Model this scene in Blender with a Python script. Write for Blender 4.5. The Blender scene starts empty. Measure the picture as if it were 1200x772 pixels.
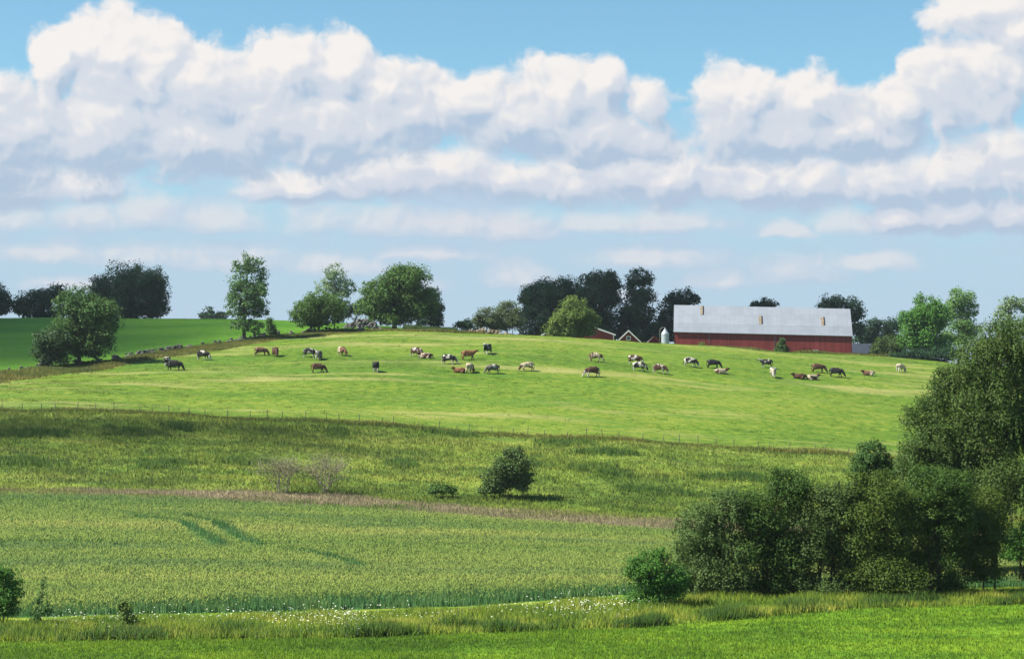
import bpy, bmesh, math, random
import numpy as np
from mathutils import Vector

random.seed(7)
RNG = np.random.default_rng(11)
SC = bpy.context.scene
COL = SC.collection
R = math.radians

# ------------------------------------------------------------------ camera
F = 1200 / 36.0 * 70.0          # focal length in photo pixels
CX, H0, ZC = 600.0, 470.0, 12.0  # photo column / row of the optical axis, eye height
cam_d = bpy.data.cameras.new('camera'); cam = bpy.data.objects.new('camera', cam_d); COL.objects.link(cam)
cam.location = (0, 0, ZC); cam.rotation_euler = (R(90), 0, 0)
cam_d.lens = 70; cam_d.sensor_width = 36; cam_d.shift_y = (H0 - 386) / 1200
cam_d.clip_start = 0.5; cam_d.clip_end = 30000
SC.camera = cam

# ------------------------------------------------------------------ exposure
SC.view_settings.view_transform = 'Standard'; SC.view_settings.look = 'None'
SC.view_settings.gamma = 1.0; SC.view_settings.exposure = 1.0
SC.cycles.max_bounces = 5; SC.cycles.diffuse_bounces = 3; SC.cycles.glossy_bounces = 2
SC.cycles.transmission_bounces = 3; SC.cycles.transparent_max_bounces = 12
SC.cycles.caustics_reflective = False; SC.cycles.caustics_refractive = False
SC.cycles.use_denoising = True; SC.cycles.denoiser = 'OPENIMAGEDENOISE'
SC.cycles.denoising_input_passes = 'RGB_ALBEDO_NORMAL'; SC.cycles.denoising_prefilter = 'ACCURATE'

SUN_DIR = Vector((-0.66, -0.11, 0.75)).normalized()      # towards the sun
SUN_EL = math.asin(SUN_DIR.z); SUN_ROT = math.atan2(SUN_DIR.x, SUN_DIR.y)

# ------------------------------------------------------------------ node helpers
class G:
    def __init__(self, nt): self.nt = nt
    def node(self, t, **kw):
        n = self.nt.nodes.new(t)
        for k, v in kw.items(): setattr(n, k, v)
        return n
    def put(self, sock, v):
        if v is None: return
        if isinstance(v, bpy.types.NodeSocket): self.nt.links.new(v, sock)
        else: sock.default_value = v
    def m(self, op, a, b=None, c=None, clamp=False):
        n = self.node('ShaderNodeMath', operation=op, use_clamp=clamp)
        for i, v in enumerate((a, b, c)): self.put(n.inputs[i], v)
        return n.outputs[0]
    def vm(self, op, a, b=None, c=None, s=None):
        n = self.node('ShaderNodeVectorMath', operation=op)
        for i, v in enumerate((a, b, c)): self.put(n.inputs[i], v)
        if s is not None: self.put(n.inputs['Scale'], s)
        return n.outputs['Value'] if op in ('LENGTH', 'DOT_PRODUCT') else n.outputs['Vector']
    def mix(self, fac, a, b, blend='MIX'):
        n = self.node('ShaderNodeMix', data_type='RGBA', blend_type=blend)
        self.put(n.inputs[0], fac); self.put(n.inputs[6], a); self.put(n.inputs[7], b)
        return n.outputs[2]
    def noise(self, vec, scale, detail=4, rough=0.5, dim='3D', dist=0.0, col=False, w=None):
        n = self.node('ShaderNodeTexNoise', noise_dimensions=dim)
        self.put(n.inputs['Vector'], vec)
        n.inputs['Scale'].default_value = scale; n.inputs['Detail'].default_value = detail
        n.inputs['Roughness'].default_value = rough; n.inputs['Distortion'].default_value = dist
        if w is not None: n.inputs['W'].default_value = w
        return n.outputs['Color'] if col else n.outputs[0]
    def smooth(self, v, lo, hi, a=0.0, b=1.0):
        n = self.node('ShaderNodeMapRange', interpolation_type='SMOOTHSTEP')
        self.put(n.inputs[0], v)
        for i, x in enumerate((lo, hi, a, b)): n.inputs[i + 1].default_value = x
        return n.outputs[0]
    def ramp(self, fac, stops, interp='LINEAR'):
        n = self.node('ShaderNodeValToRGB'); cr = n.color_ramp; cr.interpolation = interp
        while len(cr.elements) < len(stops): cr.elements.new(0.5)
        for e, (p, c) in zip(cr.elements, stops): e.position = p; e.color = (*c, 1)
        self.put(n.inputs[0], fac); return n.outputs[0]

def c4(c): return (c[0], c[1], c[2], 1.0)

# ------------------------------------------------------------------ world: sky and cumulus clouds by direction
world = bpy.data.worlds.new('World'); SC.world = world; world.use_nodes = True
nt = world.node_tree; nt.nodes.clear(); g = G(nt)
sky = g.node('ShaderNodeTexSky', sky_type='NISHITA', sun_disc=False, sun_elevation=SUN_EL, sun_rotation=SUN_ROT,
             altitude=200, air_density=1.0, dust_density=0.6, ozone_density=1.6)
tc = g.node('ShaderNodeTexCoord')
sx = g.node('ShaderNodeSeparateXYZ'); nt.links.new(tc.outputs['Generated'], sx.inputs[0])
dx, dy, dz = sx.outputs
den = g.m('MAXIMUM', g.m('ABSOLUTE', dy), 0.12)
SKYK = F / 100.0
U = g.m('MULTIPLY_ADD', g.m('DIVIDE', dx, den), SKYK, 6.0)
V = g.m('MULTIPLY_ADD', g.m('DIVIDE', dz, den), -SKYK, H0 / 100)
cmb = g.node('ShaderNodeCombineXYZ'); nt.links.new(U, cmb.inputs[0]); nt.links.new(V, cmb.inputs[1])
P0 = cmb.outputs[0]

# each lobe: centre u, v, half width, height above, depth below (sky units of about 2.5 degrees)
FRONT = [(1.30, .62, .72, .55, .9), (0.62, .75, .36, .42, .8), (1.85, .70, .45, .45, .7), (2.45, 1.00, .8, .55, .7), (3.35, .80, .75, .50, .6), (4.05, .78, .40, .34, .5), (4.45, 1.05, .55, .45, .6),
         (0.25, 1.45, .9, .60, .8), (1.2, 1.55, 1.0, .55, .6), (2.3, 1.65, 1.3, .55, .48), (3.7, 1.50, 1.2, .55, .48), (4.7, 1.35, .9, .45, .5), (5.45, 1.20, .8, .36, .5),
         (6.6, 1.12, .60, .46, .6), (7.0, 1.0, .4, .3, .5), (7.6, 1.2, .40, .34, .45), (6.1, 1.45, .8, .45, .40), (7.0, 1.60, .9, .42, .35),
         (8.75, 1.22, .62, .44, .6), (9.45, 1.18, .55, .38, .6), (9.0, 1.60, 1.0, .5, .34), (9.9, 1.55, .9, .42, .4), (10.55, 1.3, .5, .42, .5),
         (11.05, 1.05, .52, .58, .7), (11.6, .85, .55, .42, .55), (11.5, .08, .85, .5, .34), (11.95, .35, .5, .3, .3)]
BACK = [(0.1, 2.25, .8, .45, .25), (1.0, 2.2, .7, .35, .2), (3.5, 2.22, .9, .28, .16), (4.6, 2.10, .8, .40, .26), (5.3, 2.0, .6, .34, .3), (5.9, 2.15, .5, .3, .25), (6.7, 2.2, .6, .40, .26), (7.25, 2.08, .7, .46, .36), (7.9, 2.15, .6, .42, .3),
        (8.7, 2.2, .8, .42, .26), (9.5, 2.15, .6, .40, .3), (10.4, 2.2, .8, .4, .3), (11.1, 2.1, .7, .42, .3), (11.85, 2.05, .6, .52, .3), (10.6, 2.62, .5, .26, .14), (11.2, 2.60, .6, .38, .16), (11.9, 2.55, .6, .36, .18)]
LOW = [(0.2, 2.62, .6, .22, .12), (1.0, 2.60, .6, .26, .14), (1.75, 2.56, .5, .32, .14), (2.6, 2.62, .6, .28, .12), (3.7, 2.66, .5, .30, .11), (4.5, 2.66, .7, .26, .12), (5.3, 2.7, .4, .2, .1), (6.05, 2.72, .6, .28, .10), (7.0, 2.66, .6, .18, .08), (7.9, 2.66, .8, .20, .08),
       (9.15, 2.74, .35, .14, .06), (9.9, 2.65, .4, .24, .1), (0.5, 2.98, .9, .20, .10), (1.5, 3.05, .8, .24, .10), (2.6, 3.1, .9, .26, .12), (6.1, 3.28, .45, .2, .1), (7.6, 3.05, .8, .2, .10), (9.35, 3.24, .6, .34, .12), (3.9, 3.15, .8, .24, .12), (10.2, 3.1, .6, .14, .08), (5.0, 3.0, .7, .16, .08), (8.4, 3.3, .5, .16, .08), (1.0, 3.35, .7, .16, .08), (4.6, 3.4, .6, .16, .08), (6.9, 3.5, .6, .14, .07)]

def lobe_field(P, lobes, k=0.18):
    s = g.node('ShaderNodeSeparateXYZ'); nt.links.new(P, s.inputs[0]); u, v = s.outputs[0], s.outputs[1]
    acc = None
    for (cu, cv, ru, rt, rb) in lobes:
        x = g.m('MULTIPLY_ADD', u, 1 / ru, -cu / ru)
        a = g.m('MULTIPLY_ADD', v, 1 / rb, -cv / rb); b = g.m('MULTIPLY_ADD', v, -1 / rt, cv / rt)
        q = g.m('MAXIMUM', a, b)
        e = g.m('SUBTRACT', 1.0, g.m('SQRT', g.m('MULTIPLY_ADD', q, q, g.m('MULTIPLY', x, x))))
        acc = e if acc is None else g.m('SMOOTH_MAX', acc, e, k)
    return acc

def puffs(P, scale, detail, smooth):
    n = g.node('ShaderNodeTexVoronoi', voronoi_dimensions='2D', feature='SMOOTH_F1', normalize=True)
    g.put(n.inputs['Vector'], P); n.inputs['Scale'].default_value = scale; n.inputs['Detail'].default_value = detail
    n.inputs['Roughness'].default_value = 0.50; n.inputs['Lacunarity'].default_value = 2.1; n.inputs['Smoothness'].default_value = smooth
    return n.outputs['Distance']
def billow(P, det=9, vdet=4.0, sm=0.35):
    """rounded cauliflower puffs broken up by finer turbulence"""
    n1 = g.noise(P, 1.25, det, 0.61, '2D')
    v = puffs(P, 1.15, vdet, sm)
    return g.m('ADD', g.m('MULTIPLY_ADD', n1, 2.3, -1.15), g.m('MULTIPLY_ADD', v, -1.5, 0.50))

def warp(P, amt):
    n = g.noise(P, 1.6, 4, 0.5, '2D', col=True)
    w = g.vm('SUBTRACT', n, (0.5, 0.5, 0.5))
    return g.vm('ADD', P, g.vm('MULTIPLY', w, (amt, amt * 0.35, 0)))

LSTEP = (-0.12, -0.18, 0.0)
PW = warp(P0, 0.45); PL = g.vm('ADD', PW, LSTEP)
NB = billow(PW)
NS = g.m('MULTIPLY', g.m('SUBTRACT', billow(PW, 3, 2.5, .6), billow(g.vm('ADD', PW, (-0.07, -0.10, 0)), 3, 2.5, .6)), 0.62)
skycol = g.vm('SCALE', sky.outputs[0], s=0.085)
skycol = g.vm('MULTIPLY', skycol, (0.86, 1.18, 1.20))
# pale band of distant haze near the horizon, and a thin veil between the cumulus
hz = g.smooth(V, 1.2, 3.6)
skycol = g.mix(g.m('MULTIPLY', hz, 0.85), skycol, (0.315, 0.418, 0.530, 1))
vn = g.noise(g.vm('MULTIPLY', PW, (.45, 1.5, 1)), 1.0, 7, .6, '2D')
veil = g.m('MULTIPLY', g.m('MULTIPLY', g.smooth(V, 1.15, 1.9), g.smooth(V, 2.6, 3.3, 1.0, .35)), g.smooth(vn, .34, .66, .05, .75))
out = g.mix(veil, skycol, (0.355, 0.425, 0.53, 1))
for lobes, namp, lo, hi, alpha, kshade, cbase, kb_, dark, mid, lit in (
        (LOW, 0.50, -0.35, 0.55, 0.60, 0.55, 3.25, .25, (0.33, 0.41, 0.51), (0.43, 0.465, 0.53), (0.575, 0.545, 0.55)),
        (BACK, 0.55, -0.26, 0.36, 0.92, 0.70, 2.60, .50, (0.315, 0.385, 0.485), (0.455, 0.48, 0.54), (0.64, 0.605, 0.585)),
        (FRONT, 0.64, -0.18, 0.22, 0.97, 0.78, 1.85, .27, (0.30, 0.382, 0.485), (0.46, 0.488, 0.54), (0.645, 0.612, 0.59))):
    E = lobe_field(PW, lobes)
    D = g.m('MULTIPLY_ADD', NB, namp, E)
    a = g.m('MULTIPLY', g.smooth(D, lo, hi), alpha)
    sh = g.m('MULTIPLY', g.m('SUBTRACT', E, lobe_field(PL, lobes)), kshade)
    hgt = g.m('MULTIPLY', g.m('SUBTRACT', cbase - 0.6, V), kb_)
    s = g.m('ADD', g.m('ADD', sh, hgt), g.m('ADD', NS, 0.49))
    colr = g.ramp(s, [(0.02, dark), (0.48, mid), (1.02, lit)], 'EASE')
    out = g.mix(a, out, colr)
bg = g.node('ShaderNodeBackground'); nt.links.new(out, bg.inputs[0]); bg.inputs[1].default_value = 0.732
wo = g.node('ShaderNodeOutputWorld'); nt.links.new(bg.outputs[0], wo.inputs[0])
world.cycles.sampling_method = 'MANUAL'; world.cycles.sample_map_resolution = 512

# ------------------------------------------------------------------ sun
sd = bpy.data.lights.new('sun', 'SUN'); sd.energy = 5.0; sd.angle = R(0.53); sd.color = (1.0, 0.95, 0.86)
sun = bpy.data.objects.new('sun', sd); COL.objects.link(sun)
sun.rotation_euler = (-SUN_DIR).to_track_quat('-Z', 'Y').to_euler(); sun.location = (-60, 0, 80)

# ------------------------------------------------------------------ terrain
def pchip(xk, yk, x):
    xk = np.asarray(xk, float); yk = np.asarray(yk, float)     # yk (..., n)
    h = np.diff(xk); d = np.diff(yk, axis=-1) / h
    m = np.zeros_like(yk)
    w1 = 2 * h[1:] + h[:-1]; w2 = h[1:] + 2 * h[:-1]
    a, b = d[..., :-1], d[..., 1:]
    ok = (a * b) > 0
    with np.errstate(divide='ignore', invalid='ignore'):
        hm = (w1 + w2) / (w1 / a + w2 / b)
    m[..., 1:-1] = np.where(ok, hm, 0.0)
    m[..., 0] = d[..., 0]; m[..., -1] = d[..., -1]
    x = np.clip(x, xk[0], xk[-1]); i = np.clip(np.searchsorted(xk, x) - 1, 0, len(xk) - 2)
    t = (x - xk[i]) / h[i]
    h00 = 2*t**3 - 3*t**2 + 1; h10 = t**3 - 2*t**2 + t; h01 = -2*t**3 + 3*t**2; h11 = t**3 - t**2
    return h00 * yk[..., i] + h10 * h[i] * m[..., i] + h01 * yk[..., i + 1] + h11 * h[i] * m[..., i + 1]

def row_z(y, Y): return ZC + (H0 - np.asarray(y, float)) * Y / F
PXT = np.arange(-600, 1801, 10.0)
def across(pts):
    xs, ys = zip(*pts); return pchip(xs, ys, PXT)
C = lambda z: np.full_like(PXT, z)
def rows(pts, Y): return row_z(across(pts), Y)
KEYS = [(-400, C(4.0)), (0, C(10.3)), (25, C(7.0)), (60, C(2.0)), (93, C(0.0)), (110, C(0.1)), (120, C(0.3)),
        (150, across([(-600, 1.5), (0, 1.35), (400, .9), (800, .35), (1200, .2), (1800, .2)])),
        (182, across([(-600, 3.3), (0, 2.95), (200, 2.65), (400, 1.95), (600, 1.5), (800, .9), (1000, .6), (1200, .5), (1800, .5)])),
        (235, rows([(-600, 468), (0, 478), (212, 486), (400, 496), (600, 508), (800, 519), (960, 531), (1200, 548), (1800, 560)], 235)),
        (345, rows([(-600, 405), (0, 400), (130, 395), (260, 391), (400, 386), (500, 388), (600, 393), (700, 399), (800, 405), (900, 412), (1000, 419), (1100, 427), (1200, 435), (1800, 450)], 345)),
        (400, rows([(-600, 373), (0, 373), (130, 374), (260, 375), (400, 380), (500, 391), (600, 405), (700, 410), (800, 413), (900, 415), (1000, 418), (1100, 425), (1200, 437), (1800, 452)], 400))]
z400 = KEYS[-1][1]
KEYS += [(470, z400 - 1.5), (900, z400 * 0.3 + 2), (2500, C(0.0)), (9000, C(0.0))]
YT = np.concatenate([np.arange(-400, 60, 5.0), np.arange(60, 480, 1.0), np.arange(480, 9001, 20.0)])
ZT = pchip([k for k, _ in KEYS], np.stack([v for _, v in KEYS], -1), YT)     # (px, Y)

def terrain(X, Y):
    X = np.asarray(X, float); Y = np.asarray(Y, float)
    px = np.clip(CX + F * X / np.maximum(Y, 40.0), PXT[0], PXT[-1] - 0.01)
    Yc = np.clip(Y, YT[0], YT[-1] - 0.01)
    fi = (px - PXT[0]) / 10.0; i = fi.astype(int); fi = fi - i
    j = np.clip(np.searchsorted(YT, Yc, 'right') - 1, 0, len(YT) - 2); fj = (Yc - YT[j]) / (YT[j + 1] - YT[j])
    z = (ZT[i, j] * (1 - fi) * (1 - fj) + ZT[i + 1, j] * fi * (1 - fj) + ZT[i, j + 1] * (1 - fi) * fj + ZT[i + 1, j + 1] * fi * fj)
    amp = np.clip((Y - 180) / 15, 0, 1) * np.clip((420 - Y) / 60, 0, 1)
    return z + amp * (0.12 * np.sin(X * .21 + 1.3 * np.sin(Y * .13)) + 0.10 * np.sin(X * .09 - Y * .17) + 0.05 * np.sin(X * .5 + Y * .41))
def gz(X, Y): return float(terrain(np.array([X]), np.array([Y]))[0])
def at(px, Y):                                   # ground point under a photo column at a depth
    X = (px - CX) / F * Y
    return Vector((X, Y, gz(X, Y)))
def find(px, py, Y0, Y1):                        # ground point seen at a photo pixel
    Ys = np.linspace(Y0, Y1, 800); X = (px - CX) / F * Ys
    r = H0 - F * (terrain(X, Ys) - ZC) / Ys
    k = np.argmax(r <= py) if (r <= py).any() else int(np.argmin(r))
    return Vector((float(X[k]), float(Ys[k]), gz(X[k], Ys[k])))
def up(px, py, Y): return Vector(((px - CX) / F * Y, Y, ZC + (H0 - py) * Y / F))

# zone borders (depth as function of photo column)
def border(pts):
    xs, ys = zip(*pts); return lambda px: np.interp(px, xs, ys)
def row_border(pts, z): return border([(p, (ZC - z) * F / (y - H0)) for p, y in pts])
B_NEAR = border([(-600, 62), (1800, 62)])
B_FIELD = row_border([(-600, 756), (0, 752), (400, 748), (750, 736), (900, 724), (1000, 716), (1200, 712), (1800, 708)], 0.05)
B_GRAIN = row_border([(-600, 728), (0, 722), (130, 719), (400, 714), (560, 710), (700, 701), (800, 696), (1200, 690), (1800, 685)], 0.2)
B_GRAINBACK = border([(-600, 183), (0, 182), (400, 180), (600, 172), (800, 166), (1200, 160), (1800, 158)])
B_STRIP = border([(-600, 189), (0, 188), (250, 191), (400, 193), (600, 188), (800, 183), (1200, 172), (1800, 170)])
B_FENCE = border([(-600, 235), (1800, 235)])
# stone wall runs up the hill from the left
WALL_PX = [(-260, 466), (-120, 452), (0, 437), (60, 430), (130, 422), (185, 413), (260, 402), (330, 393), (400, 387), (440, 386)]
WALL_PTS = [find(p, y, 240, 380) for p, y in WALL_PX]
WALL_Y = border([(-600, WALL_PTS[0].y - 20)] + [(p, w.y) for (p, _), w in zip(WALL_PX, WALL_PTS)] + [(560, 352), (640, 372), (1800, 380)])
VERGE_W = border([(-600, 12), (0, 13), (200, 12), (330, 9), (450, 6), (560, 4), (700, 2), (1800, 2)])
B_VERGE = lambda px: WALL_Y(px) - VERGE_W(px)

# ------------------------------------------------------------------ mesh helpers
def mesh_np(name, verts, faces, mats=None, mat_idx=None, rnd=None, smooth=False):
    verts = np.asarray(verts, np.float32); faces = np.asarray(faces, np.int32)
    k = faces.shape[1]; me = bpy.data.meshes.new(name)
    me.vertices.add(len(verts)); me.vertices.foreach_set('co', verts.ravel())
    me.loops.add(faces.size); me.loops.foreach_set('vertex_index', faces.ravel())
    me.polygons.add(len(faces)); me.polygons.foreach_set('loop_start', np.arange(0, faces.size, k, dtype=np.int32))
    me.polygons.foreach_set('loop_total', np.full(len(faces), k, np.int32))
    if mat_idx is not None: me.polygons.foreach_set('material_index', np.asarray(mat_idx, np.int32))
    if smooth: me.polygons.foreach_set('use_smooth', np.ones(len(faces), bool))
    if rnd is not None:
        at_ = me.attributes.new('rnd', 'FLOAT', 'FACE'); at_.data.foreach_set('value', np.asarray(rnd, np.float32))
    me.update(calc_edges=True); me.validate()
    for m_ in (mats or []): me.materials.append(m_)
    return me

def link(name, me, parent=None, loc=None):
    o = bpy.data.objects.new(name, me); COL.objects.link(o)
    if parent: o.parent = parent
    if loc is not None: o.location = loc
    return o
def tag(o, label=None, cat=None, group=None, kind=None):
    if label: o['label'] = label
    if cat: o['category'] = cat
    if group: o['group'] = group
    if kind: o['kind'] = kind
    return o
def thing(name, loc, label, cat, group=None, rz=0.0):
    o = bpy.data.objects.new(name, None); COL.objects.link(o); o.location = loc; o.rotation_euler.z = rz
    o.empty_display_size = 0.3
    return tag(o, label, cat, group)

class MB:                                    # small hand-built meshes
    def __init__(self): self.v = []; self.f = []; self.mi = []
    def poly(self, pts, mi=0):
        n = len(self.v); self.v += [tuple(p) for p in pts]; self.f.append(tuple(range(n, n + len(pts)))); self.mi.append(mi)
    def box(self, lo, hi, mi=0, shear=None):
        x0, y0, z0 = lo; x1, y1, z1 = hi; n = len(self.v)
        self.v += [(x0, y0, z0), (x1, y0, z0), (x1, y1, z0), (x0, y1, z0), (x0, y0, z1), (x1, y0, z1), (x1, y1, z1), (x0, y1, z1)]
        for q in ((3, 2, 1, 0), (4, 5, 6, 7), (0, 1, 5, 4), (1, 2, 6, 5), (2, 3, 7, 6), (3, 0, 4, 7)):
            self.f.append(tuple(n + i for i in q)); self.mi.append(mi)
    def prism(self, pts, off, mi=0):         # a planar polygon pushed along a vector
        n = len(self.v); k = len(pts); off = Vector(off)
        self.v += [tuple(p) for p in pts] + [tuple(Vector(p) + off) for p in pts]
        self.f.append(tuple(range(n, n + k))); self.mi.append(mi)
        self.f.append(tuple(range(n + 2 * k - 1, n + k - 1, -1))); self.mi.append(mi)
        for i in range(k):
            j = (i + 1) % k; self.f.append((n + j, n + i, n + k + i, n + k + j)); self.mi.append(mi)
    def tube(self, pts, rad, seg=8, mi=0, cap=True):
        pts = [Vector(p) for p in pts]
        rad = [rad] * len(pts) if not hasattr(rad, '__len__') else rad
        n0 = len(self.v)
        for i, p in enumerate(pts):
            d = (pts[min(i + 1, len(pts) - 1)] - pts[max(i - 1, 0)]).normalized()
            a = d.cross(Vector((0.31, 0.93, 0.17))).normalized(); b = d.cross(a)
            for k in range(seg):
                t = 2 * math.pi * k / seg; self.v.append(tuple(p + (a * math.cos(t) + b * math.sin(t)) * rad[i]))
        for i in range(len(pts) - 1):
            for k in range(seg):
                k2 = (k + 1) % seg
                self.f.append((n0 + i*seg + k, n0 + i*seg + k2, n0 + (i+1)*seg + k2, n0 + (i+1)*seg + k)); self.mi.append(mi)
        if cap:
            self.f.append(tuple(n0 + k for k in range(seg))[::-1]); self.mi.append(mi)
            e = n0 + (len(pts) - 1) * seg; self.f.append(tuple(e + k for k in range(seg))); self.mi.append(mi)
    def build(self, name, mats, parent=None, smooth=False, loc=None):
        me = bpy.data.meshes.new(name); me.from_pydata(self.v, [], self.f)
        mats = mats if isinstance(mats, (list, tuple)) else [mats]
        for m_ in mats: me.materials.append(m_)
        me.polygons.foreach_set('material_index', self.mi)
        bm = bmesh.new(); bm.from_mesh(me); bmesh.ops.recalc_face_normals(bm, faces=bm.faces); bm.to_mesh(me); bm.free()
        if smooth: me.polygons.foreach_set('use_smooth', [True] * len(me.polygons))
        me.update()
        return link(name, me, parent, loc)

# ------------------------------------------------------------------ materials
def new_mat(name):
    m_ = bpy.data.materials.new(name); m_.use_nodes = True; m_.node_tree.nodes.clear(); return m_, G(m_.node_tree)
def finish(g, sh):
    o = g.node('ShaderNodeOutputMaterial'); g.nt.links.new(sh, o.inputs[0])

def world_pos(g): return g.node('ShaderNodeNewGeometry').outputs['Position']

def principled(g, col, rough=0.7, spec=0.3, metal=0.0, bump=None, bump_d=0.02, bump_s=0.5):
    p = g.node('ShaderNodeBsdfPrincipled'); g.put(p.inputs['Base Color'], col if not isinstance(col, tuple) else c4(col))
    g.put(p.inputs['Roughness'], rough); p.inputs['Specular IOR Level'].default_value = spec; p.inputs['Metallic'].default_value = metal
    if bump is not None:
        b = g.node('ShaderNodeBump'); b.inputs['Strength'].default_value = bump_s; b.inputs['Distance'].default_value = bump_d
        g.nt.links.new(bump, b.inputs['Height']); g.nt.links.new(b.outputs[0], p.inputs['Normal'])
    return p.outputs[0]

def up_normal(g, amt, vec=(0.0, 0.0, 1.0)):
    n = g.node('ShaderNodeNewGeometry').outputs['Normal']
    a = g.vm('ADD', g.vm('SCALE', n, s=1 - amt), tuple(v * amt for v in vec))
    return g.vm('NORMALIZE', a)
LEAF_K = 1.75
def leaf_mat(name, c_dark, c_light, trans=0.3, spec=0.12, rough=0.6, clump=0.0, clump_col=None, scale=0.5):
    m_, g = new_mat(name)
    a = g.node('ShaderNodeAttribute', attribute_name='rnd')
    c_dark = tuple(v * LEAF_K for v in c_dark); c_light = tuple(v * LEAF_K for v in c_light)
    col = g.mix(a.outputs['Fac'], c4(c_dark), c4(c_light))
    n = g.noise(world_pos(g), scale, 3, 0.5)
    col = g.mix(g.smooth(n, 0.35, 0.65), g.mix(0.35, col, c4(c_dark)), col)
    if clump_col: col = g.mix(g.m('MULTIPLY', g.smooth(g.noise(world_pos(g), scale * .6, 2, .5), .5, .68), clump), col, c4(clump_col))
    p = principled(g, col, rough, spec); N_ = up_normal(g, .35); pn = p.node
    g.nt.links.new(N_, pn.inputs['Normal'])
    t = g.node('ShaderNodeBsdfTranslucent'); g.put(t.inputs[0], g.mix(0.25, col, (0.18, 0.24, 0.02, 1)))
    mx = g.node('ShaderNodeMixShader'); mx.inputs[0].default_value = trans
    g.nt.links.new(p, mx.inputs[1]); g.nt.links.new(t.outputs[0], mx.inputs[2]); finish(g, mx.outputs[0]); return m_

def grass_mat(name, stops, macro=(0.05, 0.05, 0.05), detail=5, streak=None, streak_amt=0.0, streak_scale=(0.03, 0.22, 0.1), trans=0.4, blade=True, fine=0.6, rough=0.6, patch=None, patch_amt=0.0, patch_scale=(0.08,0.2,0.1), lohi=(0.28,0.72)):
    """ground vegetation: broad patches from world position plus per-blade differences"""
    m_, g = new_mat(name); P = world_pos(g)
    n = g.noise(g.vm('MULTIPLY', P, macro), 1.0, detail, 0.6)
    f = g.m('MULTIPLY_ADD', g.m('SUBTRACT', g.noise(P, 0.9, 3, 0.6), 0.5), fine, n)
    if blade:
        a = g.node('ShaderNodeAttribute', attribute_name='rnd')
        f = g.m('MULTIPLY_ADD', g.m('SUBTRACT', a.outputs['Fac'], 0.5), 0.35, f)
    k = len(stops); lo, hi = lohi
    col = g.ramp(f, [(lo + (hi - lo) * i / (k - 1), s) for i, s in enumerate(stops)])
    if streak:
        s = g.noise(g.vm('MULTIPLY', P, streak_scale), 1.0, 6, 0.65)
        col = g.mix(g.m('MULTIPLY', g.smooth(s, 0.50, 0.66), streak_amt), col, c4(streak))
    if patch:
        s = g.noise(g.vm('ADD', g.vm('MULTIPLY', P, patch_scale), (31, 7, 0)), 1.0, 6, 0.65)
        col = g.mix(g.m('MULTIPLY', g.smooth(s, 0.50, 0.62), patch_amt), col, c4(patch))
    if blade:
        p = principled(g, col, rough, 0.15); N_ = up_normal(g, .8); g.nt.links.new(N_, p.node.inputs['Normal'])
        t = g.node('ShaderNodeBsdfTranslucent'); g.put(t.inputs[0], col)
        mx = g.node('ShaderNodeMixShader'); mx.inputs[0].default_value = trans
        g.nt.links.new(p, mx.inputs[1]); g.nt.links.new(t.outputs[0], mx.inputs[2]); sh = mx.outputs[0]
    else:
        sh = principled(g, col, 0.85, 0.1, bump=g.noise(P, 2.2, 6, 0.7), bump_d=0.25, bump_s=0.7)
    finish(g, sh); return m_

FIELD_C = [(0.073, 0.164, 0.011), (0.135, 0.264, 0.014), (0.219, 0.336, 0.018)]
PAST_C = [(0.069, 0.135, 0.012), (0.125, 0.205, 0.018), (0.206, 0.254, 0.034)]
MEAD_C = [(0.091, 0.168, 0.020), (0.193, 0.275, 0.037), (0.324, 0.360, 0.061)]
LEFT_C = [(0.060, 0.171, 0.010), (0.092, 0.223, 0.012), (0.128, 0.261, 0.016)]
GRAIN_C = [(0.156, 0.257, 0.052), (0.261, 0.348, 0.074), (0.376, 0.404, 0.102)]
STALK_C = [(0.055, 0.190, 0.063), (0.109, 0.264, 0.074), (0.192, 0.328, 0.084)]
STRIP_C = [(0.224, 0.220, 0.092), (0.314, 0.270, 0.149), (0.370, 0.292, 0.190)]
BANK_C = [(0.114, 0.211, 0.017), (0.227, 0.334, 0.031), (0.454, 0.469, 0.072)]
VERGE_C = [(0.099, 0.139, 0.022), (0.189, 0.201, 0.036), (0.279, 0.238, 0.060)]

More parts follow.
